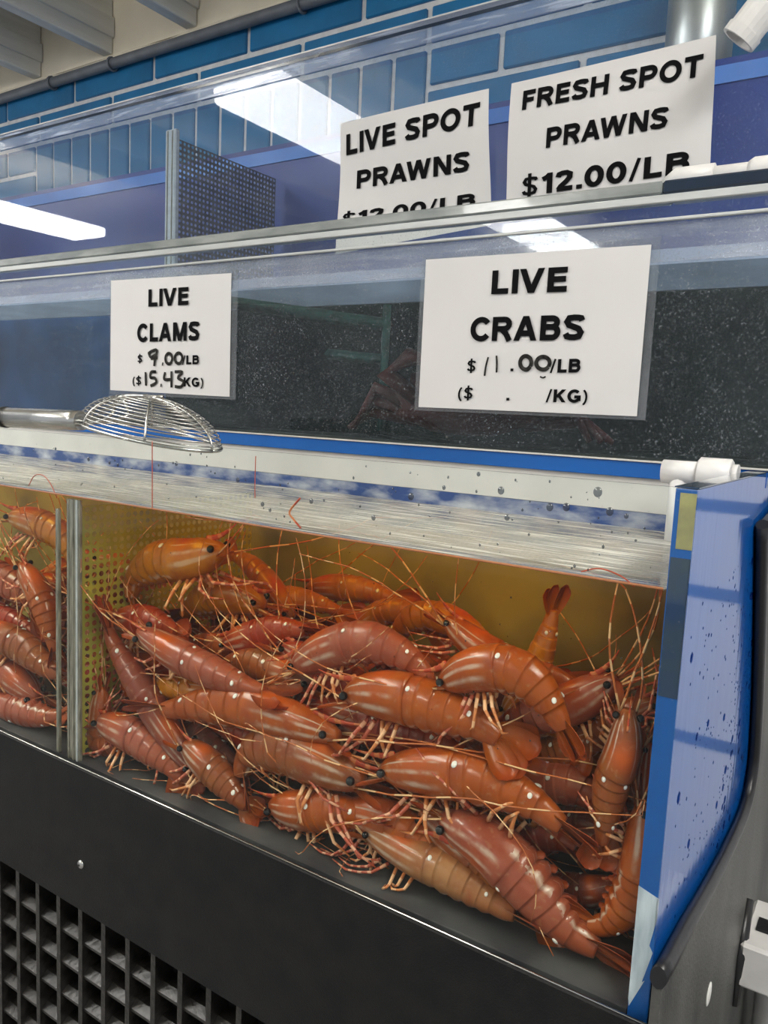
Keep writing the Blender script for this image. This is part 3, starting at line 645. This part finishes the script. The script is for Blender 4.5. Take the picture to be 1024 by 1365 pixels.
link('recess', boxme('recess', -.0012, .0012, -.0042, -.003, -.0012, .0012), 'black_gasket', r1)
# side plate with rubber trim along the end wall
trim_px = [(866, 1362), (895, 1300), (925, 1240), (957, 1180), (985, 1122), (1003, 1075), (1013, 1020), (1018, 950), (1021, 880), (1024, 780), (1026, 700)]
tpts = [on(px, py, 0, .0300) for px, py in trim_px]; tpts = [V((.0235, min(max(p.y, -.012), .66), p.z)) for p in tpts]
tp = cr(tpts, 40)[0]
o = link('side_trim', tube_mesh('side_trim', [[p-st_.location for p in tp]], .0085, 10, flat=(V((1, 0, 0)), .75)), 'black_gasket', st_)
bm = bmesh.new(); k = len(tp); rings = []
for i, p in enumerate(tp):
    f = i/(k-1)*2; oy, oz = (-.013+.833*min(f, 1), -.74) if f <= 1 else (.82, -.74+1.16*(f-1))
    rings.append([bm.verts.new(V((x, y, z))-st_.location) for x in (.0195, .0265) for y, z in ((p.y, p.z), (oy, oz))])
for r0, r1_ in zip(rings, rings[1:]):
    for q in ((0, 1), (3, 2), (2, 0), (1, 3)): bm.faces.new((r0[q[0]], r0[q[1]], r1_[q[1]], r1_[q[0]]))
bm.faces.new((rings[0][0], rings[0][2], rings[0][3], rings[0][1])); bm.faces.new((rings[-1][0], rings[-1][1], rings[-1][3], rings[-1][2]))
bmesh.ops.recalc_face_normals(bm, faces=bm.faces)
me = bpy.data.meshes.new('side_plate'); bm.to_mesh(me); bm.free(); link('side_plate', me, 'side_steel', st_)
sp = on(945, 1325, 0, .027)
bm = bmesh.new(); bmesh.ops.create_uvsphere(bm, u_segments=14, v_segments=8, radius=.012); bmesh.ops.scale(bm, vec=(.15, 1, 1), verts=bm.verts); me = bpy.data.meshes.new('scuff'); bm.to_mesh(me); bm.free()
link('scuff', me, 'scuff_white', st_, sp-st_.location, True)
# grating behind the apron
gx0, gz0, gp = -.8305, -.2057, .0468
gr = empty('grating', (-.6, -.002, gz0-gp*12)); tag(gr, 'black plastic grating of square cells below the tank apron', 'grating')
for i in range(-3, 17):
    x = gx0+gp*i
    vs = [(-.004, 0), (.004, 0), (.0025, .030), (-.0025, .030)]; h = gp*12.5
    me = mesh('upright_bar', [(a, b_, z) for z in (0, h) for a, b_ in vs], [(3, 2, 1, 0), (4, 5, 6, 7)]+[(q, (q+1) % 4, (q+1) % 4+4, q+4) for q in range(4)])
    link('upright_bar', me, 'black_plastic', gr, (x+.6, 0, 0))
hm = None
for k in range(13):
    z = gz0-gp*k-(gz0-gp*12)+gp*.2
    prof = [(.003, -.005), (.002, .000), (.012, .006), (.030, .007), (.030, -.005)]
    L0, L1 = gx0-gp*3+.6, gx0+gp*16+.6
    me = hm or mesh('cross_bar', [(x, b_, c) for x in (L0, L1) for b_, c in prof], [tuple(range(5)), tuple(range(9, 4, -1))]+[(q, q+5, (q+1) % 5+5, (q+1) % 5) for q in range(5)]); hm = me
    link('cross_bar', me, 'black_plastic', gr, (0, 0, z))
# bracket and pipe at the lower right
bk = empty('bracket', (.030, .52, -.25)); tag(bk, 'pale grey plastic bracket on the black side plate, lower right edge', 'bracket')
bp_ = [on(px, py, 0, .0275) for px, py in ((986, 1236), (1001, 1192), (1040, 1225), (1040, 1300), (985, 1276))]
link('body', boxme('body', -.002, .085, -.07, .05, 0, .060, .004), 'pvc', bk)
link('slot', boxme('slot', .01, .03, -.03, .0, .0601, .063), 'black_gasket', bk)
link('pin', boxme('pin', .034, .042, -.035, -.01, .0601, .070, .002), 'steel', bk)
link('clamp', tube_mesh('clamp', [[(-.0025, -.062, -.03), (-.002, -.066, .04), (-.002, -.03, .10)]], [.006, .009, .006], 8), 'black_gasket', bk)
lp = tube('waste_pipe', [(.062, .60, -.74), (.062, .60, -.4), (.062, .60, -.262)], .024, 'pvc', None, 20); tag(lp, 'rough white pipe standing below the bracket at the right edge', 'pipe')
# unseen white body added so the glossy end wall mirrors something white
fr = empty('white_reflector', (.50, 1.02, -.75)); tag(fr, 'unseen white body added right of the tanks for its reflection in the blue end wall', 'white_reflector')
link('body', boxme('body', -.44, .40, -.10, .16, .22, 2.0, .012), 'reflector_white', fr)
for z in (.62, .90, 1.06): link('seam', boxme('seam', -.435, .395, -.1018, -.0995, z, z+.022), 'reflector_trim', fr)
link('handle', tube_mesh('handle', [[(-.40, -.10, 1.2), (-.40, -.13, 1.22), (-.40, -.13, 1.6), (-.40, -.10, 1.62)]], .009, 8), 'reflector_trim', fr)
link('plinth', boxme('plinth', -.42, .38, -.06, .15, 0, .2195), 'black_steel', fr)
# ------------------------------------------------------------------ prawns
HR_C = [(0, .26), (.03, .46), (.08, .68), (.15, .85), (.25, .97), (.34, 1.02), (.40, 1.04)]
HR_A = [(.37, .97), (.45, 1.0), (.52, .98), (.58, .91), (.64, .81), (.70, .69), (.76, .57), (.82, .46), (.86, .36)]
def lerp_tab(tab, s):
    for (a, x), (b_, y) in zip(tab, tab[1:]):
        if s <= b_: return x+(y-x)*max(0, (s-a)/(b_-a))
    return tab[-1][1]
SEG = [.37, .455, .535, .61, .68, .745, .86]
def uvmesh(name, vs, fs, us, smooth=True):
    me = mesh(name, vs, fs); l = me.uv_layers.new(name='UVMap')
    l.data.foreach_set('uv', [c for lp in me.loops for c in us[lp.vertex_index]])
    me.polygons.foreach_set('use_smooth', [smooth]*len(me.polygons)); return me
sph = bmesh.new(); bmesh.ops.create_uvsphere(sph, u_segments=10, v_segments=7, radius=1); ME_EYE = bpy.data.meshes.new('eye'); sph.to_mesh(ME_EYE); ME_EYE.materials.append(M['eye_black'])
ME_SPOT = bpy.data.meshes.new('white_spot'); sph.to_mesh(ME_SPOT); ME_SPOT.materials.append(M['spot_white']); sph.free()
for me_ in (ME_EYE, ME_SPOT): me_.polygons.foreach_set('use_smooth', [True]*len(me_.polygons))
def blade(name, base, d, side, nrm, l, wd, curl=.0):
    """thin fin: base point, direction, sideways vector, normal"""
    vs, us, fs = [], [], []; k = 9
    for i in range(k):
        t = i/(k-1); hw = wd*(.35+.65*math.sin(math.pi*min(t*.62+.12, 1)))*(1 if t < .86 else math.sqrt(max(0, 1-((t-.86)/.15)**2)))
        c = base+d*(l*t)+nrm*(curl*l*t*t)
        for q, o_ in ((-1, 0), (0, .10*wd), (1, 0)): vs.append(c+side*hw*q+nrm*o_); us.append((t, .5))
    for i in range(k):
        for q in (-1, 0, 1): pass
    for i in range(k-1):
        for q in range(2): a = i*3+q; fs.append((a, a+1, a+4, a+3))
    n0 = len(vs)
    vs += [p-nrm*(.06*wd) for p in vs[:n0]]; us += us[:n0]
    fs += [tuple(x+n0 for x in f[::-1]) for f in fs]
    rim_ = [i*3 for i in range(k)]+[(k-1)*3+1]+[i*3+2 for i in range(k-1, -1, -1)]+[1]
    for a, b_ in zip(rim_, rim_[1:]+rim_[:1]): fs.append((b_, a, a+n0, b_+n0))
    return uvmesh(name, vs, fs, us)
def inside(p, lo=.004):
    return V((min(p.x, -.004), min(max(p.y, lo), .325), min(max(p.z, .003), ZW-.003)))
def build_prawn(pts, R, dors, face, col, label, rnd, full=True, ant=2, group='spot prawns in the tank', rost=1.0, legs=5):
    """pts: world points from head to tail tip; R: half height; dors: rough dorsal direction; face: 0 side view .. 1 back to the front pane"""
    mx_ = sum(p.x for p in pts)/len(pts); pts = [V((max(p.x, XDIV+R*.55) if mx_ > XDIV else min(p.x, XDIV-.035), p.y, p.z)) for p in pts]   # keep to its side of the divider
    n_ = 46; Q, Lt = cr(pts, n_)
    mid = Q[n_//2]; low = min(q.z for q in Q[:int(n_*.8)])-R*.8
    sh = V((0, 0, max(0, .002-low))); Q = [q+sh for q in Q]
    T = [(Q[min(i+1, n_-1)]-Q[max(i-1, 0)]).normalized() for i in range(n_)]
    sgn = None; Dv = []
    for i in range(n_):
        t = T[i]; inpl = V((t.z, 0, -t.x)); inpl = inpl-t*inpl.dot(t); inpl = inpl.normalized() if inpl.length > .2 else (V((0, 0, 1))-t*t.z).normalized()
        Dv.append(inpl)
    if Dv[n_//2].dot(V(dors)) < 0: Dv = [-x for x in Dv]
    out = []
    for t, x in zip(T, Dv):
        x = x*math.cos(face*math.pi/2)+V((0, -1, 0))*math.sin(face*math.pi/2); x = (x-t*x.dot(t)).normalized(); out.append(x)
    Dv = out; Bv = [t.cross(x).normalized() for t, x in zip(T, Dv)]
    def fr(s):
        f = min(max(s, 0), 1)*(n_-1); i = min(int(f), n_-2); f -= i
        return Q[i].lerp(Q[i+1], f), T[i].lerp(T[i+1], f).normalized(), Dv[i].lerp(Dv[i+1], f).normalized(), Bv[i].lerp(Bv[i+1], f).normalized()
    root = empty('spot_prawn', V((mid.x, mid.y, max(0.0, low+sh.z)))); tag(root, label, 'prawn', group); O = V(root.location)
    def add(name, me, mat=None, colr=None):
        o = link(name, me, mat, root)
        o.color = c4(colr or col); return o
    NS = 18
    def shell(name, ss, fac, vent):
        vs, us, fs = [], [], []
        for s, f, ve in zip(ss, fac, vent):
            c, t, d_, b_ = fr(s)
            for j in range(NS):
                v_ = j/NS; a = 2*math.pi*v_; h = -math.cos(a); wx = math.sin(a)
                hh = h*R*f*(1.0 if h > 0 else ve); ww = wx*R*f*.74*(1 if h > 0 else 1-.12*h*h)
                vs.append(c+d_*hh+b_*ww-O); us.append((s, v_))
        k = len(ss)
        for i in range(k-1):
            for j in range(NS):
                a, b2 = i*NS+j, i*NS+(j+1) % NS; fs.append((a, b2, b2+NS, a+NS))
        fs.append(tuple(range(NS-1, -1, -1))); fs.append(tuple(range((k-1)*NS, k*NS)))
        return uvmesh(name, vs, fs, us)
    ss = [0, .015, .03, .055, .08, .12, .16, .20, .25, .30, .345, .38, .395]
    add('carapace', shell('carapace', ss, [lerp_tab(HR_C, s) for s in ss], [.80]*len(ss)), 'prawn_shell')
    ss, fa, ve = [], [], []
    for a, b2 in zip(SEG, SEG[1:]):
        for t in (0, .2, .45, .7, .93, 1.0):
            s = a+(b2-a)*t; ss.append(s); fa.append(lerp_tab(HR_A, s)*(.986+.026*t**2)); ve.append(.62+.26*math.sin(math.pi*min(1, t*.9+.05)))
    add('abdomen', shell('abdomen', ss, fa, ve), 'prawn_shell')
    # rostrum
    c, t, d_, b_ = fr(.10); p0 = c+d_*R*.66; c0, t0, d0, b0 = fr(0.0)
    rl = Lt*.22*rost; pth, rr = [], []
    for i in range(15):
        f = i/14; pth.append(p0-t0*(rl*f+Lt*.02*f)+d0*(R*(-.30*f+.55*f*f))-O); rr.append(R*(.15*(1-f)+.018)*(1.18 if i % 2 else .9))
    add('rostrum', tube_mesh('rostrum', [pth], rr, 6, True, (b0, .35)), 'prawn_rostrum')
    # tail fan
    c, t, d_, b_ = fr(.825); fl = Lt*.215
    te = (Q[-1]-c).normalized(); se = (b_-te*b_.dot(te)).normalized(); ne = te.cross(se).normalized()
    if ne.dot(d_) < 0: ne = -ne
    roll = rnd.uniform(.75, 1.25)*(1-face)*rnd.choice((-1, 1))
    se2 = (se*math.cos(roll)+ne*math.sin(roll)); ne2 = te.cross(se2).normalized()
    for ang, kk in ((-.42, .92), (-.19, 1.0), (.19, 1.0), (.42, .92)):
        dd = (te*math.cos(ang)+se2*math.sin(ang)).normalized(); sd = ne2.cross(dd).normalized()
        add('uropod', blade('uropod', c-O+se2*R*.16*(1 if ang > 0 else -1)-ne2*R*(.03+.05*abs(ang)), dd, sd, ne2, fl*kk, R*.42, rnd.uniform(-.08, .08)), 'prawn_fin')
    add('telson', blade('telson', c-O+ne2*R*.12, te, se2, ne2, fl*.95, R*.24), 'prawn_fin')
    # eyes and white spots
    c, t, d_, b_ = fr(.035)
    for sg in (-1, 1):
        e = link('eye', ME_EYE, None, root, c+d_*R*.22+b_*sg*R*.46-O); e.scale = (R*.155,)*3
    for s, an in ((.415, .60), (.715, .60)):
        c, t, d_, b_ = fr(s); hr = R*lerp_tab(HR_A, s)*1.0
        for sg in (-1, 1):
            a = math.pi*2*(.5+sg*(an-.5)); nrm = (d_*-math.cos(a)+b_*math.sin(a)*.9).normalized(); pos = c+d_*(-math.cos(a)*hr)+b_*(math.sin(a)*hr*.74)
            o = link('white_spot', ME_SPOT, None, root); q = nrm.to_track_quat('Z', 'Y'); o.rotation_mode = 'QUATERNION'; o.rotation_quaternion = q; o.location = pos-O; k = rnd.uniform(.075, .11)*R; o.scale = (k, k*1.25, k*.5)
    # legs
    for i in range(legs):
        c, t, d_, b_ = fr(.13+.048*i)
        for sg in ((-1, 1) if full else (rnd.choice((-1, 1)),)):
            a = c-d_*R*.70+b_*sg*R*.30; sp = rnd.uniform(.3, 1.0); fw = rnd.uniform(-.9, .5) if i > 1 else rnd.uniform(-1.6, -.5)
            k1 = a-d_*R*rnd.uniform(.3, .6)+b_*sg*R*rnd.uniform(.25, .6)+t*R*fw*.4; k2 = k1-d_*R*rnd.uniform(.35, .9)+b_*sg*R*rnd.uniform(-.1, .4)+t*R*fw*.9; k3 = k2-d_*R*rnd.uniform(.0, .5)+t*R*fw*rnd.uniform(.3, .9)-b_*sg*R*rnd.uniform(0, .3)
            pth = [inside(p)-O for p in (a, k1, k1.lerp(k2, .5), k2, k3)]
            add('leg', tube_mesh('leg', [pth], [R*.085, R*.075, R*.060, R*.058, R*.025], 5, True), 'prawn_leg_red' if i < 2 else 'prawn_leg')
    # swimmerets
    for i in range(5 if full else 3):
        c, t, d_, b_ = fr(.42+.065*i); f = lerp_tab(HR_A, .42+.065*i)
        dd = (-d_*.8+t*rnd.uniform(.3, .9)).normalized(); add('swimmeret', blade('swimmeret', c-d_*R*f*.55-O, dd, t.cross(d_).cross(dd).normalized(), t.cross(d_).normalized(), R*.55*f, R*.13), 'prawn_fin')
    # antennal scales and antennae
    c, t, d_, b_ = fr(.03)
    if full:
        for sg in (-1, 1):
            dd = (-t+b_*sg*.22-d_*.10).normalized(); add('antennal_scale', blade('antennal_scale', c+b_*sg*R*.22-d_*R*.15-O, dd, b_, d_, R*1.25, R*.17), 'prawn_fin')
    for q in range(ant):
        sg = -1 if q % 2 else 1; p = c+b_*sg*R*.3-d_*R*.1; dr = (-t+b_*sg*rnd.uniform(-.3, .3)+d_*rnd.uniform(-.25, .7)).normalized(); pth = [p-O]; k = 14; stp = Lt*rnd.uniform(.9, 1.7)/k
        cv = V((rnd.uniform(-1, 1), rnd.uniform(-.5, .5), rnd.uniform(-.4, 1)))*.20
        for i in range(k):
            dr = (dr+cv*(.35+i/k)+V((rnd.gauss(0, .05), rnd.gauss(0, .05), rnd.gauss(0, .05)))).normalized(); p = inside(p+dr*stp, .003); pth.append(p-O)
        add('antenna', tube_mesh('antenna', [pth], [.0011-.0007*i/k for i in range(k+1)], 4, True), 'prawn_antenna')
    return root
def px_prawn(px, hw, d, dors, face, col, label, seed, dtail=0.0, **kw):
    """a prawn seen through the pane: outline points in the photo, at its own distance behind the pane"""
    zz_ = 700.0
    R = hw/FPX*(onY(px[len(px)//2][0], px[len(px)//2][1], .03)-CAM).dot(F_)
    y0 = .008+R*(.78 if face < .5 else 1.02)+d; k = len(px)-1
    pts = [onY(a, b_, y0+dtail*i/k) for i, (a, b_) in enumerate(px)]
    rnd = random.Random(seed)
    return build_prawn(pts, R, (dors[0], 0, -dors[1]), face, col, label, rnd, **kw)
OR, PK, BR, YE, RD, PU, PL = (.53, .112, .006), (.47, .118, .058), (.35, .096, .015), (.66, .25, .004), (.45, .042, .008), (.27, .062, .034), (.50, .23, .085)
UP, DN = (0, -1), (0, 1)
SPEC = [
 ([(588, 1092), (650, 1122), (712, 1182), (762, 1240), (840, 1292)], 43, 0, (-1, 1), .12, PK, 'large pink-brown prawn lying head up, tail in the lower right corner'),
 ([(560, 1108), (612, 1152), (662, 1196), (706, 1238), (758, 1290)], 36, .018, (-1, 1), .1, BR, 'brown prawn tucked under the large pink one, tail at the tank floor'),
 ([(486, 1136), (545, 1170), (600, 1200), (655, 1236), (722, 1274)], 32, .004, (1, -1), .1, PL, 'pale translucent prawn lying lowest along the front floor edge'),
 ([(455, 1080), (515, 1096), (562, 1124), (598, 1158), (628, 1192)], 34, .012, (1, -1), .15, OR, 'orange prawn with red tail pointing down to the right at the lower centre'),
 ([(858, 1070), (856, 1130), (842, 1190), (803, 1232), (752, 1216)], 33, .010, (1, 1), .05, OR, 'orange prawn curled in a C against the right end wall'),
 ([(838, 945), (832, 995), (815, 1045), (808, 1090), (798, 1150)], 33, 0, (1, 0), .8, BR, 'brown prawn hanging tail down beside the right end wall'),
 ([(510, 1028), (580, 1032), (640, 1042), (700, 1066), (742, 1096), (790, 1136)], 42, 0, UP, .15, OR, 'long orange prawn stretched across the right half, tail at the right'),
 ([(668, 1010), (725, 1040), (775, 1052), (806, 1085), (815, 1125)], 38, .05, UP, .3, PK, 'round backed pink prawn half hidden between two orange tails'),
 ([(462, 926), (528, 932), (592, 950), (645, 972), (700, 1012)], 42, 0, UP, .15, OR, 'big orange prawn in the middle with dark eye at its left'),
 ([(392, 892), (440, 868), (490, 858), (540, 876), (572, 910), (580, 952)], 34, .012, UP, .12, PK, 'pink hump backed prawn with folded red tail near the tank centre'),
 ([(590, 912), (640, 895), (692, 900), (732, 940), (766, 1006)], 37, 0, (.4, -1), .12, OR, 'arched orange prawn with bright red tail below the upright tail'),
 ([(672, 950), (706, 905), (728, 850), (744, 786)], 27, .055, (1, 0), .55, YE, 'orange prawn with its tail standing straight up below the water line'),
 ([(822, 905), (775, 935), (728, 952), (684, 965), (640, 985)], 35, .04, UP, .25, PK, 'striped prawn facing the right end with a bundle of pale feelers'),
 ([(486, 1044), (436, 1022), (384, 1004), (344, 1002), (324, 1030), (332, 1068)], 37, 0, UP, .08, BR, 'brown prawn with yellow head and black eye, facing right, lower centre'),
 ([(452, 982), (388, 962), (330, 946), (280, 942), (235, 946), (188, 948)], 32, 0, UP, .12, OR, 'long orange prawn facing right with red tail at the left'),
 ([(430, 1008), (364, 994), (312, 976), (262, 958)], 27, .045, UP, .2, RD, 'red prawn tail wedged beneath the long orange prawn'),
 ([(362, 1082), (402, 1090), (446, 1092), (488, 1098), (530, 1110)], 35, .006, UP, .3, OR, 'orange prawn head with white stripes on the floor left of centre'),
 ([(132, 978), (178, 1000), (214, 1026), (240, 1054), (252, 1082)], 29, 0, (1, -1), .1, PK, 'pink prawn with white blotched head by the divider foot'),
 ([(118, 940), (104, 984), (122, 1010), (160, 1020), (190, 1014)], 20, .012, (-1, 1), .1, OR, 'small orange prawn curled round the foot of the divider'),
 ([(246, 1008), (284, 1044), (312, 1074), (344, 1108)], 28, 0, (1, -1), .2, BR, 'brown orange prawn lying diagonal on the floor left of the striped head'),
 ([(262, 1030), (220, 970), (180, 905), (148, 850), (116, 796)], 26, .008, (1, -1), .15, PU, 'dark purple-brown prawn lying diagonal right of the divider, head down'),
 ([(186, 842), (234, 872), (282, 896), (330, 916), (384, 932)], 30, 0, (.3, -1), .45, PK, 'pink prawn with spiny white striped head pointing to the upper left'),
 ([(306, 926), (256, 922), (212, 916), (172, 906)], 19, .03, UP, .1, YE, 'small yellow brown prawn under the spiny striped head'),
 ([(420, 912), (372, 898), (330, 884), (288, 884)], 30, .04, UP, .2, BR, 'brown prawn half buried above the long orange prawn'),
 ([(378, 862), (432, 892), (486, 918), (540, 940)], 30, .045, UP, .15, RD, 'red prawn under the pink hump, its beak pointing up left'),
 ([(412, 944), (472, 962), (536, 982), (604, 1000), (660, 1020)], 34, .035, UP, .1, RD, 'deep red prawn squeezed between the two big orange prawns'),
 ([(300, 734), (256, 748), (212, 752), (174, 776), (142, 818)], 34, .05, UP, .05, YE, 'yellow orange prawn swimming high near the perforated divider'),
 ([(352, 806), (308, 796), (268, 804), (232, 830)], 32, .10, UP, .1, YE, 'yellow prawn deep behind, below the high swimming one'),
 ([(594, 826), (640, 866), (690, 892), (744, 905), (790, 930)], 30, .045, (1, -1), .1, OR, 'orange prawn with long beak pointing up left and round dark eye'),
 ([(14, 690), (52, 700), (88, 722), (104, 760), (100, 800)], 25, .03, UP, .1, YE, 'yellow prawn with pale bristles at the top left of the tank'),
 ([(-24, 838), (30, 864), (66, 892), (112, 908)], 27, 0, UP, .15, BR, 'brown spotted prawn left of the divider at mid height'),
 ([(-26, 930), (28, 952), (70, 962), (118, 958)], 22, 0, DN, .1, PK, 'pink prawn lying on the floor in the left corner'),
 ([(52, 932), (24, 908), (-6, 890), (-36, 880)], 26, .008, UP, .3, PK, 'pink striped prawn above the floor prawn at the left edge'),
 ([(28, 752), (54, 796), (68, 842), (76, 890)], 23, .012, (1, 0), .2, OR, 'orange prawn hanging tail down left of the divider'),
 ([(-40, 752), (8, 776), (46, 800), (70, 840)], 28, .03, UP, .1, PK, 'pink prawn at the left edge below the pale bristles'),
 ([(-30, 800), (6, 822), (36, 838), (66, 858)], 20, .03, UP, .3, RD, 'small red prawn at the left edge behind the brown spotted one'),
 ([(98, 790), (116, 836), (138, 872), (150, 910)], 24, .045, (1, -1), .2, BR, 'brown prawn just behind the divider post'),
 ([(868, 990), (866, 1050), (858, 1110), (846, 1178)], 25, .03, (1, 0), .5, RD, 'prawn with red tail fan pressed along the right end wall'),
 ([(640, 1150), (690, 1130), (740, 1120), (790, 1150)], 34, .06, UP, .3, RD, 'dark red prawn in the shade right of the large pink one'),
 ([(826, 1180), (790, 1190), (748, 1180), (706, 1160)], 28, .045, UP, .3, PU, 'dark prawn behind the curled orange one at the right'),
 ([(160, 880), (200, 890), (240, 940), (262, 990)], 28, .055, (1, -1), .2, RD, 'reddish prawn buried behind the purple-brown one'),
 ([(800, 980), (760, 1000), (715, 1010), (670, 1010)], 30, .06, UP, .2, BR, 'brown prawn behind the bright red folded tail'),
 ([(300, 860), (340, 850), (384, 840), (430, 845)], 27, .05, UP, .2, RD, 'red legged prawn at the top of the pile left of the pink hump'),
 ([(120, 820), (160, 830), (206, 832), (250, 850)], 28, .035, UP, .2, RD, 'reddish prawn at the top of the pile beside the divider'),
 ([(880, 935), (842, 955), (800, 985), (770, 1020)], 27, .05, UP, .3, BR, 'brown prawn at the right end under the pale feelers'),
 ([(420, 1130), (460, 1120), (510, 1120), (560, 1150)], 30, .04, UP, .2, BR, 'brown prawn behind the pale one on the floor'),
 ([(200, 980), (250, 985), (296, 1004), (330, 1040)], 28, .035, (1, -1), .2, PU, 'dark brown prawn between the divider prawns and the yellow headed one'),
]
for i, sp_ in enumerate(SPEC):
    px_prawn(*sp_, seed=100+i, ant=3 if i % 3 else 4)
# the rest of the pile, farther from the pane, colours darkened as if shaded
CN = ['orange', 'pink', 'brown', 'red', 'dark purple', 'orange', 'brown', 'yellow']; rf = random.Random(21); cols = [OR, PK, BR, RD, PU, OR, BR, YE]
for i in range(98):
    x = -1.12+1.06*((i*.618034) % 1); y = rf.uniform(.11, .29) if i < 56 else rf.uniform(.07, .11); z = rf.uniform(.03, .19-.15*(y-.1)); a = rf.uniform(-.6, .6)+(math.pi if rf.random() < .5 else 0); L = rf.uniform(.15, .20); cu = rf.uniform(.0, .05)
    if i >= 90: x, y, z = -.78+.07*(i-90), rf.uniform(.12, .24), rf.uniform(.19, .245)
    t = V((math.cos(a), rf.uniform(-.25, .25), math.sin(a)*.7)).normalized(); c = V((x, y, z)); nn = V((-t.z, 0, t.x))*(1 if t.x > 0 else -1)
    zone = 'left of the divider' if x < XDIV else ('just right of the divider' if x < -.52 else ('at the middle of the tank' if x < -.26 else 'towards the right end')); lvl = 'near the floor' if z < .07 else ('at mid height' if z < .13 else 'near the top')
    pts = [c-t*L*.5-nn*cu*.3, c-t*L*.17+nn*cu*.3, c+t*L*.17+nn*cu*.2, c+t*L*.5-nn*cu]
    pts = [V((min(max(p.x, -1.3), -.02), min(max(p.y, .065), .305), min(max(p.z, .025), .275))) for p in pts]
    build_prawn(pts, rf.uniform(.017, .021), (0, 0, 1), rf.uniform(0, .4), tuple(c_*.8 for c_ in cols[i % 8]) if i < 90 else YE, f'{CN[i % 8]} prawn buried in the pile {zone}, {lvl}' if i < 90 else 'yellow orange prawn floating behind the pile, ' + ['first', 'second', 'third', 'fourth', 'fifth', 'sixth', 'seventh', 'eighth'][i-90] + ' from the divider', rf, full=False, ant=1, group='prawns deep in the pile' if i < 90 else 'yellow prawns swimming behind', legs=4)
